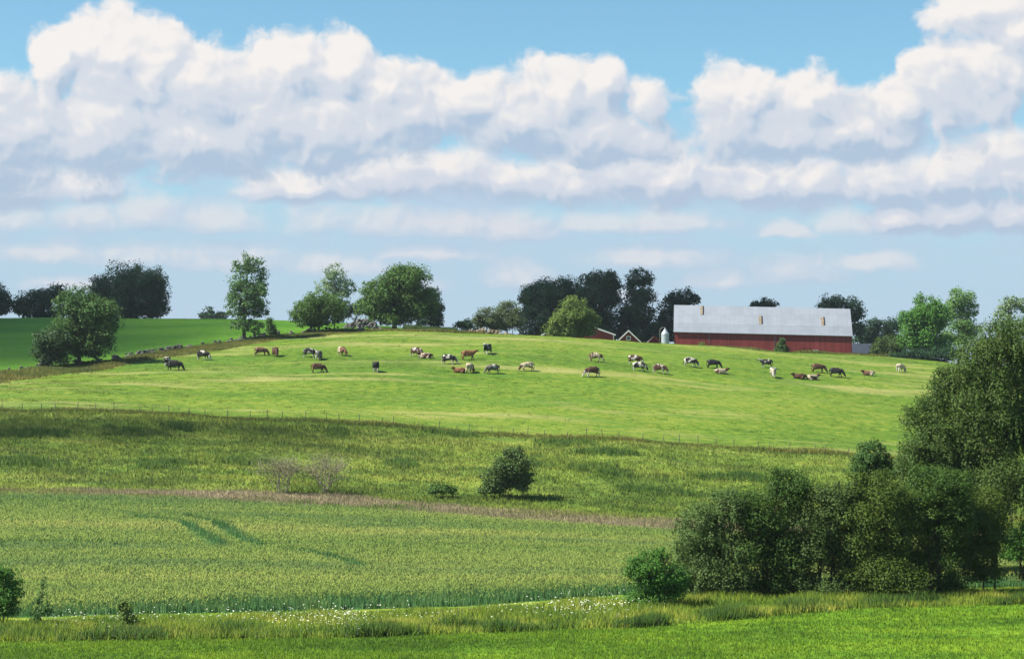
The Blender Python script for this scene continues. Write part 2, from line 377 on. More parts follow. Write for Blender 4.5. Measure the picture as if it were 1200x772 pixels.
M = {}
for nm_, c_, kw in (('field', FIELD_C, dict(macro=(.10, .2, .1))), ('pasture', PAST_C, dict(fine=1.1, patch=(.075, .165, .016), patch_amt=.55, patch_scale=(.06, .22, .1), macro=(.02, .05, .03), streak=(0.29, 0.28, 0.09), streak_amt=.9, streak_scale=(.02, .11, .06))),
                    ('meadow', MEAD_C, dict(macro=(.05, .14, .1), patch=(0.075, 0.14, 0.022), patch_amt=.7, patch_scale=(.07, .2, .1), streak=(.25, .265, .065), streak_amt=.45, streak_scale=(.04, .25, .1))),
                    ('left', LEFT_C, dict(macro=(.02, .07, .03))), ('grain', GRAIN_C, dict(macro=(.012, .10, .05), streak=(.12, .205, .075), streak_amt=.65, streak_scale=(.016, .16, .1), fine=.35, lohi=(.25, .75))),
                    ('stalk', STALK_C, dict(macro=(.2, .2, .2))), ('strip', STRIP_C, dict(macro=(.09, .25, .1), patch=(.22, .255, .05), patch_amt=.9, patch_scale=(.06, .3, .1))),
                    ('bank', BANK_C, dict(macro=(.12, .3, .2), patch=(.08, .19, .02), patch_amt=.7, patch_scale=(.2, .5, .1))), ('verge', VERGE_C, dict(macro=(.10, .25, .1), patch=(.09, .15, .022), patch_amt=.7)),
                    ('rank', [(0.055, 0.13, 0.018), (0.09, 0.18, 0.025), (0.135, 0.22, 0.034)], dict()), ('lush', [(0.06, 0.16, 0.01), (0.09, 0.20, 0.012), (0.13, 0.24, 0.02)], dict()),
                    ('farcrop', [(0.05, 0.115, 0.022), (0.075, 0.15, 0.03), (0.10, 0.175, 0.04)], dict())):
    M[nm_] = grass_mat('blades_' + nm_, c_, **kw)
    M[nm_ + '_ground'] = grass_mat('ground_' + nm_, [tuple(v * 0.9 for v in c) for c in c_], blade=False, **kw)

def simple(name, c, rough=0.7, spec=0.3, var=0.25, scale=3.0, metal=0.0, bump=0.0, stretch=(1, 1, 1)):
    m_, g = new_mat(name)
    tcn = g.node('ShaderNodeTexCoord'); P = g.vm('MULTIPLY', tcn.outputs['Object'], stretch)
    n = g.noise(P, scale, 5, 0.6)
    col = g.mix(g.smooth(n, 0.3, 0.7), c4(tuple(v * (1 - var) for v in c)), c4(tuple(min(1, v * (1 + var)) for v in c)))
    finish(g, principled(g, col, rough, spec, metal, bump=g.noise(P, scale * 6, 4, 0.6) if bump else None, bump_d=bump)); return m_
M['bark'] = simple('bark', (0.075, 0.058, 0.042), 0.9, 0.1, 0.4, 2.0, bump=0.03, stretch=(1, 1, .25))
M['birch_bark'] = simple('birch_bark', (0.30, 0.28, 0.24), 0.8, 0.2, 0.6, 2.0, bump=0.02)
M['twig'] = simple('twig', (0.27, 0.24, 0.17), 0.9, 0.1, 0.3, 2.0)
M['stone'] = simple('stone', (0.125, 0.118, 0.105), 0.9, 0.15, 0.45, 1.2, bump=0.05)
M['post'] = simple('post_wood', (0.14, 0.12, 0.10), 0.9, 0.1, 0.3, 3.0)
M['wire'] = simple('wire', (0.16, 0.15, 0.14), 0.6, 0.4, 0.2, 3.0, metal=0.5)
M['white_paint'] = simple('white_paint', (0.72, 0.71, 0.69), 0.6, 0.3, 0.08, 1.5)
M['dark'] = simple('hatch_shade', (0.02, 0.018, 0.016), 0.8, 0.2, 0.2)
M['tan'] = simple('tan_sheet', (0.22, 0.17, 0.115), 0.7, 0.3, 0.3, 1.5)
M['flower'] = simple('flower_white', (0.52, 0.54, 0.42), 0.8, 0.1, 0.1)
M['glass'] = simple('window_glass', (0.03, 0.035, 0.04), 0.08, 0.6, 0.1)
M['rust'] = simple('rusty_steel', (0.10, 0.05, 0.03), 0.8, 0.3, 0.4)

def board_mat(name, c, period=0.18, axis=0):
    m_, g = new_mat(name); tcn = g.node('ShaderNodeTexCoord')
    s = g.node('ShaderNodeSeparateXYZ'); g.nt.links.new(tcn.outputs['Object'], s.inputs[0])
    x = g.m('DIVIDE', s.outputs[axis], period); fr = g.m('FRACT', x)
    wn = g.node('ShaderNodeTexWhiteNoise', noise_dimensions='1D'); g.nt.links.new(g.m('FLOOR', x), wn.inputs['W'])
    n = g.noise(g.vm('MULTIPLY', tcn.outputs['Object'], (.6, .6, .25)), 1.0, 5, 0.65)
    f = g.m('MULTIPLY_ADD', wn.outputs[0], 0.4, g.m('MULTIPLY', n, 0.9))
    col = g.ramp(f, [(0.2, tuple(v * .68 for v in c)), (0.6, c), (0.95, tuple(v * 1.3 for v in c))])
    gap = g.m('LESS_THAN', g.m('ABSOLUTE', g.m('SUBTRACT', fr, 0.5)), 0.42)
    finish(g, principled(g, col, 0.85, 0.15, bump=gap, bump_d=0.02, bump_s=0.8)); return m_
M['red_board'] = board_mat('red_board', (0.20, 0.040, 0.036))
M['red_board_house'] = board_mat('red_board_house', (0.17, 0.036, 0.030), .15)

def sheet_metal(name, c, period=0.9, rough=0.38, metal=0.55, row=2.4, spec=0.5):
    m_, g = new_mat(name); tcn = g.node('ShaderNodeTexCoord')
    s = g.node('ShaderNodeSeparateXYZ'); g.nt.links.new(tcn.outputs['Object'], s.inputs[0])
    x = g.m('DIVIDE', s.outputs[0], period); zr = g.m('DIVIDE', s.outputs[2], row)
    cm = g.node('ShaderNodeCombineXYZ'); g.nt.links.new(g.m('FLOOR', x), cm.inputs[0]); g.nt.links.new(g.m('FLOOR', zr), cm.inputs[1])
    wn = g.node('ShaderNodeTexWhiteNoise', noise_dimensions='3D'); g.nt.links.new(cm.outputs[0], wn.inputs['Vector'])
    n = g.noise(g.vm('MULTIPLY', tcn.outputs['Object'], (.35, .35, .12)), 1.0, 6, .65)
    f = g.m('MULTIPLY_ADD', wn.outputs['Value'], 0.11, g.m('MULTIPLY', n, 0.8))
    col = g.ramp(f, [(0.2, tuple(v * .80 for v in c)), (0.55, c), (0.9, tuple(min(.9, v * 1.12) for v in c))])
    seam = g.m('GREATER_THAN', g.m('FRACT', x), 0.95)
    seam2 = g.m('GREATER_THAN', g.m('FRACT', zr), 0.97)
    col = g.mix(g.m('MULTIPLY', g.m('MAXIMUM', seam, seam2), 0.25), col, c4(tuple(v * .55 for v in c)))
    wv = g.m('SINE', g.m('MULTIPLY', s.outputs[0], 2 * math.pi / 0.15))
    finish(g, principled(g, col, rough, spec, metal, bump=wv, bump_d=0.015, bump_s=0.35)); return m_
M['roof_metal'] = sheet_metal('roof_metal', (0.455, 0.475, 0.50))
M['roof_lower'] = sheet_metal('roof_lower', (0.415, 0.435, 0.465))
M['roof_grey'] = sheet_metal('roof_grey', (0.036, 0.045, 0.060), rough=.85, metal=0.0, spec=.08)
M['roof_dark'] = sheet_metal('roof_dark', (0.12, 0.10, 0.10), .3, .7, 0.0, .4)
M['silo_metal'] = sheet_metal('silo_metal', (0.42, 0.46, 0.50), .5, .45, .3, .9)

# ------------------------------------------------------------------ ground sheets
def axis(parts):
    a = np.concatenate([np.arange(lo, hi, st) for lo, hi, st in parts]); return np.append(a, parts[-1][1])
gx = axis([(-3000, -2000, 250), (-2000, -400, 100), (-400, -150, 10), (-150, 150, 2.0), (150, 400, 10), (400, 2000, 100), (2000, 3000, 250)])
gy = axis([(-400, 0, 40), (0, 60, 6), (60, 90, 3), (90, 420, 2.0), (420, 900, 20), (900, 3300, 200)])
XX, YY = np.meshgrid(gx, gy); ZZ = terrain(XX, YY) - 0.06
idx = np.arange(XX.size).reshape(XX.shape)
q = np.stack([idx[:-1, :-1], idx[:-1, 1:], idx[1:, 1:], idx[1:, :-1]], -1).reshape(-1, 4)
tag(link('ground', mesh_np('ground', np.stack([XX, YY, ZZ], -1).reshape(-1, 3), q, [M['meadow_ground']], smooth=True)), kind='structure')

def sheet(name, b0, b1, p0, p1, mat, nv, lift=0.03, du=8.0):
    ps = np.arange(p0, p1 + 1, du); t = np.linspace(0, 1, nv)
    Y = b0(ps)[None] * (1 - t[:, None]) + b1(ps)[None] * t[:, None]; Xs = (ps[None] - CX) / F * Y
    Z = terrain(Xs, Y) + lift; idx = np.arange(Y.size).reshape(Y.shape)
    qs = np.stack([idx[:-1, :-1], idx[:-1, 1:], idx[1:, 1:], idx[1:, :-1]], -1).reshape(-1, 4)
    return tag(link(name, mesh_np(name, np.stack([Xs, Y, Z], -1).reshape(-1, 3), qs, [mat], smooth=True)), kind='structure')
sheet('field_foreground', B_NEAR, B_FIELD, -250, 1450, M['field_ground'], 50)
sheet('field_bank', B_FIELD, B_GRAIN, -250, 1450, M['bank_ground'], 12)
sheet('field_grain', B_GRAIN, B_GRAINBACK, -250, 1450, M['stalk_ground'], 70)
sheet('field_strip', B_GRAINBACK, B_STRIP, -250, 1450, M['strip_ground'], 10)
sheet('field_pasture', B_FENCE, B_VERGE, -250, 1450, M['pasture_ground'], 110)
sheet('field_verge', B_VERGE, WALL_Y, -250, 760, M['verge_ground'], 14)
B_LEFTFAR = border([(-600, 440), (1800, 440)])
sheet('field_upper', WALL_Y, B_LEFTFAR, -250, 520, M['left_ground'], 60)

# ------------------------------------------------------------------ blades
def scatter(n, p0, p1, b0, b1, pw=0.0):
    px = RNG.uniform(p0, p1, n); t = RNG.uniform(0, 1, n)
    a, b = b0(px), b1(px)
    Y = a + (b - a) * t
    return px, (px - CX) / F * Y, Y
def smooth_noise(X, Y, s, seed):
    r = np.random.default_rng(seed); v = np.zeros_like(X)
    for k in range(7):
        a = r.uniform(0, 6.28); fx, fy = np.cos(a) * s * r.uniform(.5, 2), np.sin(a) * s * r.uniform(.5, 2)
        v += np.sin(X * fx + Y * fy + r.uniform(0, 6.28))
    return v / 7 * 1.6
def blades(name, X, Y, h, w, k, mats, spread=0.10, lean=0.35, label=None, cat=None, head=None, nohead=None):
    n = len(X); X = np.repeat(X, k) + RNG.normal(0, spread, n * k); Y = np.repeat(Y, k) + RNG.normal(0, spread, n * k)
    h = np.repeat(h, k) * RNG.uniform(.7, 1.1, n * k)
    Z = terrain(X, Y) - 0.02
    a = RNG.uniform(0, 2 * np.pi, n * k); ww = w * RNG.uniform(.7, 1.3, n * k)
    dx, dy = np.cos(a) * ww / 2, np.sin(a) * ww / 2
    la = RNG.uniform(0, 2 * np.pi, n * k); l = np.abs(RNG.normal(0, lean, n * k)) * h
    tip = np.stack([X + np.cos(la) * l, Y + np.sin(la) * l, Z + h], -1)
    v = np.stack([np.stack([X - dx, Y - dy, Z], -1), np.stack([X + dx, Y + dy, Z], -1), tip], 1).reshape(-1, 3)
    f = np.arange(len(v)).reshape(-1, 3); mi = np.zeros(len(f), int)
    rnd = np.repeat(RNG.uniform(0, 1, n), k) * .6 + RNG.uniform(0, .4, n * k)
    if head:                                  # seed heads: a second small blade hanging at each tip
        hl, hw = head
        b = RNG.uniform(0, 2 * np.pi, n * k); ox = np.stack([np.cos(b) * hw / 2, np.sin(b) * hw / 2, np.zeros(n * k)], -1)
        lo = tip - np.array([0, 0, hl * .45]); hi = tip + np.stack([np.cos(la) * hl * .5, np.sin(la) * hl * .5, RNG.uniform(-.1, .5, n * k) * hl], -1)
        v2 = np.stack([lo - ox, lo + ox, hi], 1).reshape(-1, 3)
        if nohead is not None: hk_ = ~np.repeat(nohead, k)
        else: hk_ = np.ones(n * k, bool)
        f = np.concatenate([f, (f + len(v))[hk_]]); v = np.concatenate([v, v2]); mi = np.concatenate([mi, np.ones(int(hk_.sum()), int)]); rnd = np.concatenate([rnd, rnd[hk_]])
    o = link(name, mesh_np(name, v, f, mats, mi, rnd)); return tag(o, label, cat, kind='stuff')

px, X, Y = scatter(46000, -60, 1260, border([(-600, 88), (1800, 88)]), B_FIELD)
blades('foreground_grass', X, Y, 0.20 + 0.05 * smooth_noise(X, Y, .5, 1), 0.05, 3, [M['field']], label='bright green short grass of the nearest field', cat='grass')

# rough bank of tall grass between the field and the grain
px, X, Y = scatter(20000, -60, 1260, B_FIELD, B_GRAIN)
hn = smooth_noise(X, Y, .7, 3)
tb_ = np.clip((B_GRAIN(px) - Y) / 4.0, .25, 1)
blades('bank_grass', X, Y, np.clip(0.52 + 0.26 * hn, .2, 1.1) * tb_, 0.06, 4, [M['bank']], spread=.16, label='rough tall grass on the bank before the grain field', cat='grass')
px, X, Y = scatter(15000, -60, 1260, B_FIELD, lambda p: B_FIELD(p) + 2.6)
keep = (smooth_noise(X, Y, .8, 4) + RNG.normal(0, .35, len(X))) > .42
blades('rank_grass', X[keep], Y[keep], np.clip(0.65 + .3 * smooth_noise(X[keep], Y[keep], 1.1, 5), .3, 1.2), 0.07, 4, [M['rank']], spread=.14, label='dark green rank weeds along the near edge of the bank', cat='weeds')
# white flowers in drifts
def flowers(name, spots, n, label):
    vs = []; 
    for (p, t, sp, wgt) in spots:
        k = int(n * wgt); pp = RNG.normal(p, sp, k); tt = np.clip(RNG.normal(t, .16, k), .02, .98)
        Yf = B_FIELD(pp) * (1 - tt) + B_GRAIN(pp) * tt; Xf = (pp - CX) / F * Yf
        z = terrain(Xf, Yf) + RNG.uniform(.30, .70, k)
        r = RNG.uniform(.018, .055, k)
        for i in range(k):
            nn = Vector((RNG.normal(0, .35), RNG.normal(-.35, .35), 1)).normalized(); a = nn.orthogonal().normalized(); b = nn.cross(a)
            c = Vector((Xf[i], Yf[i], z[i]))
            for s, t_ in ((0, 0),):
                vs += [c + a * r[i], c + b * r[i], c - a * r[i], c - b * r[i]]
    v = np.array([tuple(x) for x in vs]); f = np.arange(len(v)).reshape(-1, 4)
    tag(link(name, mesh_np(name, v, f, [M['flower']])), label, 'flowers', kind='stuff')
flowers('wildflowers', [(400, .45, 26, .26), (330, .55, 50, .12), (75, .6, 26, .10), (700, .5, 36, .26), (650, .6, 40, .14), (250, .6, 70, .10), (480, .55, 70, .08), (160, .55, 50, .07)], 900, 'white wildflowers in drifts along the bank')

# grain field with tramlines
TRAMS = [[(150, 600), (215, 609), (243, 626), (262, 636)], [(215, 600), (255, 610), (280, 626), (310, 636)], [(-60, 633), (60, 632), (140, 634), (262, 635), (330, 634), (420, 633), (520, 636), (640, 640)],
         [(335, 640), (370, 645), (400, 651), (425, 660)]]
def crop_pt(p, y):
    Ys = np.linspace(109, 186, 400); Xs = (p - CX) / F * Ys; r = H0 - F * (terrain(Xs, Ys) + .8 - ZC) / Ys
    k = int(np.argmax(r <= y)); return (Xs[k], Ys[k])
SEGS = []
for tr in TRAMS:
    w = [crop_pt(p, y) for p, y in tr]; SEGS += list(zip(w[:-1], w[1:]))
def tram_dist(X, Y):
    d = np.full(len(X), 1e9)
    for (a, b) in SEGS:
        ax, ay = a; bx, by = b; L = (bx-ax)**2 + (by-ay)**2 + 1e-9
        t = np.clip(((X-ax)*(bx-ax) + (Y-ay)*(by-ay)) / L, 0, 1)
        d = np.minimum(d, np.hypot(X-ax-t*(bx-ax), Y-ay-t*(by-ay)))
    return d
px, X, Y = scatter(190000, -60, 1260, B_GRAIN, B_GRAINBACK)
d = tram_dist(X, Y) + RNG.normal(0, .12, len(X)); keep = d > .25
edge = (Y - B_GRAIN(px))
hcrop = np.where(d < .75, .42, .86) + .05 * smooth_noise(X, Y, .25, 8) + .03 * smooth_noise(X, Y, 1.2, 9)
hcrop = hcrop * np.clip(.62 + .22 * edge + .12 * smooth_noise(X, Y, 1.5, 33), .5, 1.0)
hcrop = np.where(smooth_noise(X, Y, .35, 10) > .62, hcrop - .08, hcrop)
barehead = ((d < .85) | (edge < 1.6 + 1.2 * smooth_noise(X, Y, .15, 31) + RNG.normal(0, .9, len(X))))[keep]
blades('grain_crop', X[keep], Y[keep], hcrop[keep], 0.05, 3, [M['stalk'], M['grain']], spread=.14, lean=.12, head=(.20, .065), nohead=barehead, label='ripening grain crop with pale ears and tramlines across the middle', cat='crop')

# strip of purple brown grass, meadow, lush patches
px, X, Y = scatter(22000, -60, 1260, B_GRAINBACK, B_STRIP)
blades('strip_grass', X, Y, np.clip(.42 + .12 * smooth_noise(X, Y, .4, 12), .2, .8), .08, 3, [M['strip']], spread=.2, label='purple brown seeding grass behind the grain field', cat='grass')
px, X, Y = scatter(62000, -60, 1260, B_STRIP, B_FENCE)
hm = .6 * smooth_noise(X, Y, .30, 14) + .5 * smooth_noise(X, Y, 1.1, 15)
blades('meadow_grass', X, Y, np.clip(.30 + .22 * hm, .10, .8), .09, 3, [M['meadow']], spread=.25, label='rough meadow grass below the pasture fence', cat='grass')
PATCHES = [(457, 598, 48, 4, 'lush'), (365, 594, 22, 3, 'lush'), (40, 509, 55, 9, 'rank'), (25, 539, 34, 4, 'rank'), (402, 503, 17, 3, 'rank'), (520, 507, 20, 5, 'rank'), (150, 505, 35, 4, 'rank'), (205, 500, 25, 4, 'rank'),
           (185, 545, 40, 5, 'rank'), (470, 543, 22, 4, 'rank'), (620, 545, 20, 3, 'rank'), (720, 553, 30, 3, 'rank'), (660, 520, 25, 2, 'rank'), (760, 575, 50, 3, 'rank'), (280, 540, 25, 4, 'rank'), (710, 530, 40, 2, 'rank'), (860, 560, 50, 3, 'rank')]
for kind, nm_, lab in (('lush', 'lush_grass', 'patches of vivid green grass at the back of the grain field'), ('rank', 'nettle_clumps', 'dark green clumps of tall weeds in the meadow')):
    AX, AY, AH = [], [], []
    for (p, y, rx, ry, kd) in PATCHES:
        if kd != kind: continue
        c = find(p, y, 170, 240); rX = rx / F * c.y; rY = max(2.0, rX * .45)
        nsub = max(4, int(rx / 4)); k = int(230 * rx / 20 / nsub)
        for _ in range(nsub):                 # ragged tussocks rather than one even patch
            sx, sy, sr = RNG.normal(0, .55) * rX, RNG.normal(0, .55) * rY, RNG.uniform(.35, 1.3)
            AX.append(c.x + sx + RNG.normal(0, sr, k)); AY.append(c.y + sy + RNG.normal(0, sr * .7, k))
            AH.append(np.full(k, .40 if kd == 'lush' else .55) * RNG.uniform(.5, 1.3, k) * RNG.uniform(.6, 1.25))
        continue
        AX.append(x); AY.append(yy); AH.append(np.full(k, .45 if kd == 'lush' else .75) * RNG.uniform(.6, 1.25, k))
    blades(nm_, np.concatenate(AX), np.concatenate(AY), np.concatenate(AH), .11, 4, [M[kind]], spread=.2, label=lab, cat='grass' if kind == 'lush' else 'weeds')
# grass line under the fence
px, X, Y = scatter(5200, -60, 1100, lambda p: B_FENCE(p) - 1.5, lambda p: B_FENCE(p) + .6)
blades('fence_grass', X, Y, np.clip(.38 + .25 * smooth_noise(X, Y, .6, 20), .1, .9), .08, 3, [M['verge']], spread=.2, label='tall dry grass left standing along the fence line', cat='grass')
px, X, Y = scatter(62000, -60, 1260, B_FENCE, B_VERGE)
hp_ = smooth_noise(X, Y, 1.6, 27)
blades('pasture_grass', X, Y, np.clip(.09 + .035 * smooth_noise(X, Y, .4, 21) + np.where(hp_ > .45, .13, 0), .03, .35), .11, 3, [M['pasture']], spread=.35, lean=.9, label='grazed green pasture grass on the hillside', cat='grass')
px, X, Y = scatter(16000, -60, 700, B_VERGE, WALL_Y)
blades('verge_grass', X, Y, np.clip(.45 + .28 * smooth_noise(X, Y, .4, 22), .12, 1.0), .11, 3, [M['verge']], spread=.3, label='rough dry grass along the stone wall', cat='grass')
px, X, Y = scatter(14000, -60, 520, WALL_Y, border([(-600, 405), (1800, 405)]))
blades('upper_grass', X, Y, np.full(len(X), .12), .13, 3, [M['left']], spread=.4, lean=.8, label='even green grass of the upper left field', cat='grass')
# taller crop on the crest and weeds along the barn
px, X, Y = scatter(2600, 475, 535, border([(0, 346), (1800, 346)]), border([(0, 352), (1800, 352)]))
blades('crest_crop', X, Y, np.full(len(X), .95) * RNG.uniform(.8, 1.1, len(X)), .14, 3, [M['farcrop']], spread=.2, lean=.2, label='blue green crop standing on the crest right of the round tree', cat='crop')
px, X, Y = scatter(2600, 785, 1110, border([(0, 372), (790, 377), (1000, 379), (1800, 382)]), border([(0, 380), (790, 383.2), (1000, 384), (1800, 388)]))
blades('barn_weeds', X, Y, np.clip(.75 + .5 * smooth_noise(X, Y, .5, 25), .1, 1.6), .14, 3, [M['verge']], spread=.3, label='tall weeds along the foot of the red barn', cat='weeds')

# ------------------------------------------------------------------ stone wall and stone heaps
def rocks(n_pts, sizes, seed):
    r = np.random.default_rng(seed); V, Fc = [], []
    bm = bmesh.new(); bmesh.ops.create_icosphere(bm, subdivisions=1, radius=1.0)
    bv = np.array([v.co for v in bm.verts]); bf = np.array([[v.index for v in f.verts] for f in bm.faces]); bm.free()
    n = 0
    for p, s in zip(n_pts, sizes):
        k = r.uniform(.7, 1.3, 3) * s * np.array([1.1, 1.0, .75]); a = r.uniform(0, 6.28)
        v = bv * (1 + r.normal(0, .14, (len(bv), 1))) * k
        v = np.stack([v[:, 0] * np.cos(a) - v[:, 1] * np.sin(a), v[:, 0] * np.sin(a) + v[:, 1] * np.cos(a), v[:, 2]], -1) + p
        V.append(v); Fc.append(bf + n); n += len(v)
    return np.concatenate(V), np.concatenate(Fc)
pts, sz = [], []
for a, b in zip(WALL_PTS[:-1], WALL_PTS[1:]):
    L = (b - a).length; k = int(L * 5)
    for i in range(k):
        t = random.random(); x = a.x + (b.x - a.x) * t + random.gauss(0, .1); y = a.y + (b.y - a.y) * t + random.gauss(0, .45)
        if math.sin(x * .55) + math.sin(x * 1.7 + y) < -.7: continue
        lev = 0 if random.random() < .6 else 1
        s = random.uniform(.22, .42) * (1 if lev == 0 else .8)
        pts.append((x, y, gz(x, y) + .12 + lev * .42)); sz.append(s)
v, f = rocks(pts, sz, 5)
tag(link('stone_wall', mesh_np('stone_wall', v, f, [M['stone']], rnd=None)), 'low dry stone wall of grey fieldstones climbing the slope at left', 'wall')
def heap(px0, px1, Yd, hgt, n, label, seed):
    r = random.Random(seed); pts, sz = [], []
    a, b = at(px0, Yd), at(px1, Yd); W = (b.x - a.x) / 2; c = (a + b) / 2
    for i in range(n):
        u, v_ = r.uniform(-1, 1), r.uniform(-1, 1); hh = max(0, 1 - u * u - v_ * v_ * .6) * hgt * r.uniform(.3, 1)
        x, y = c.x + u * W, c.y + v_ * 2; pts.append((x, y, gz(x, y) + hh)); sz.append(r.uniform(.18, .40))
    v, f = rocks(pts, sz, seed)
    tag(link('stone_heap', mesh_np('stone_heap', v, f, [M['stone'] if seed != 9 else M['tan_stone']])), label, 'stone heap', 'heaps of cleared fieldstones')
M['tan_stone'] = simple('tan_stone', (0.22, 0.175, 0.11), 0.95, 0.1, 0.4, 1.0, bump=.05)
heap(403, 447, 347, 1.6, 150, 'grey heap of cleared fieldstones left of the big round tree', 8)
heap(535, 602, 352, 1.2, 150, 'tan heap of stones and dry stalks under the olive bushes', 9)

# ------------------------------------------------------------------ fence
fpx = list(np.arange(-40, 1110, 22.0)); fc = at(500, 235)
fence = thing('fence', (0, 0, 0), 'thin post and wire fence along the lower edge of the pasture', 'fence')
pm = MB(); pm.tube([(0, 0, -.2), (0.01, 0, .6), (0, 0, 1.15)], [.042, .042, .038], 7); post0 = None
tops = []
for i, p in enumerate(fpx):
    p += random.uniform(-6, 6); Yf = 235 + random.uniform(-.25, .25); g_ = at(p, Yf)
    if post0 is None:
        po = pm.build('post', M['post'], fence); post0 = po.data
    else: po = link('post', post0, fence)
    s = random.uniform(.65, 1.0); po.location = g_; po.scale = (1, 1, s); po.rotation_euler = (random.gauss(0, .05), random.gauss(0, .07), random.uniform(0, 6))
    tops.append(g_)
wm = MB()
for hgt in (.45, .85):
    for a, b in zip(tops[:-1], tops[1:]):
        mid = (a + b) / 2 + Vector((0, 0, hgt - .03)); wm.tube([a + Vector((0, 0, hgt)), mid, b + Vector((0, 0, hgt))], .008, 4, cap=False)
wm.build('wire', M['wire'], fence)

# ------------------------------------------------------------------ trees
def leaf_cloud(cen, nrm, ln, wd, r):
    n = len(cen)
    nrm = nrm / (np.linalg.norm(nrm, axis=1, keepdims=True) + 1e-9)
    ref = r.normal(0, 1, (n, 3)); a = np.cross(nrm, ref); a /= (np.linalg.norm(a, axis=1, keepdims=True) + 1e-9); b = np.cross(nrm, a)
    s = r.uniform(.65, 1.3, (n, 1)); la, wb = a * s * ln / 2, b * s * wd / 2
    return np.stack([cen - la, cen + wb - la * .1, cen + la, cen - wb - la * .1], 1).reshape(-1, 3)

def make_crown(lobes, leaf, lai, seed, airy=0.0, weep=0.0, cap=90000, sub=0.30, upb=0.35):
    """lobes: world ellipsoids (c, (rx, ry, rz)); leaves gathered in smaller tufts over them"""
    r = np.random.default_rng(seed); ln, wd = leaf
    area = sum(math.pi * rr[0] * rr[2] for _, rr in lobes)
    n = int(min(cap, lai * area / (ln * wd * .55)))
    w = np.array([rr[0] * rr[2] for _, rr in lobes]); w = w / w.sum()
    SCn, SR = [], []
    for (c, rr), ww in zip(lobes, w):
        rm = (rr[0] * rr[1] * rr[2]) ** (1 / 3); sr = max(sub * rm, ln * 1.2)
        ns = int(np.clip(5.0 * (rm / sr) ** 2, 10, 90))
        d = r.normal(0, 1, (ns, 3)); d /= np.linalg.norm(d, axis=1, keepdims=True)
        low = d[:, 2] < -.35; d[low, 2] *= .6
        rad = np.where(r.uniform(0, 1, ns) < .72, r.uniform(.74, 1.12, ns) * np.where(r.uniform(0, 1, ns) < .16, 1.14, 1.0), r.uniform(.2, .75, ns))[:, None]
        SCn.append(np.array(c) + d * rad * (np.array(rr) - sr * .55)); SR.append(np.clip(r.normal(1, .36, ns), .4, 1.8) * sr)
    SCn = np.concatenate(SCn); SR = np.concatenate(SR)
    if airy > 0:
        k = r.uniform(0, 1, len(SCn)) > airy; SCn, SR = SCn[k], SR[k]
    pk = SR ** 2; pk = pk / pk.sum(); ii = r.choice(len(SCn), n, p=pk)
    d = r.normal(0, 1, (n, 3)); d /= np.linalg.norm(d, axis=1, keepdims=True)
    rad = (r.uniform(0, 1, n) ** .45 * (1 + np.abs(r.normal(0, .12, n))))[:, None]
    cen = SCn[ii] + d * rad * SR[ii][:, None] * np.array([1.05, 1.05, .85])
    nrm = d * .9 + np.array([0, 0, upb]) + r.normal(0, .42, (n, 3))
    if weep > 0:                                # hanging curtains of leaves
        k = r.uniform(0, 1, n) < weep; m = k.sum()
        st = r.integers(0, max(40, m // 26), m); nst = st.max() + 1
        anchor = r.choice(len(SCn), nst, p=pk); ad = r.normal(0, 1, (nst, 3)); ad /= np.linalg.norm(ad, axis=1, keepdims=True); ad[:, 2] = ad[:, 2] * .4
        A = SCn[anchor] + ad * SR[anchor][:, None] * 1.05; Ls = r.uniform(.5, 2.2, nst)
        t = r.uniform(0, 1, m); cen[k] = A[st] + np.stack([ad[st, 0] * t * .25, ad[st, 1] * t * .25, -t * Ls[st]], -1) + r.normal(0, .05, (m, 3))
        nrm[k] = np.stack([ad[st, 0], ad[st, 1], np.full(m, .3)], -1) + r.normal(0, .5, (m, 3))
    rnd = np.clip(np.repeat(r.uniform(0, 1, len(SCn)), 1)[ii] * .55 + r.uniform(0, .45, n), 0, 1)
    return leaf_cloud(cen, nrm, ln, wd, r), rnd, SCn, SR

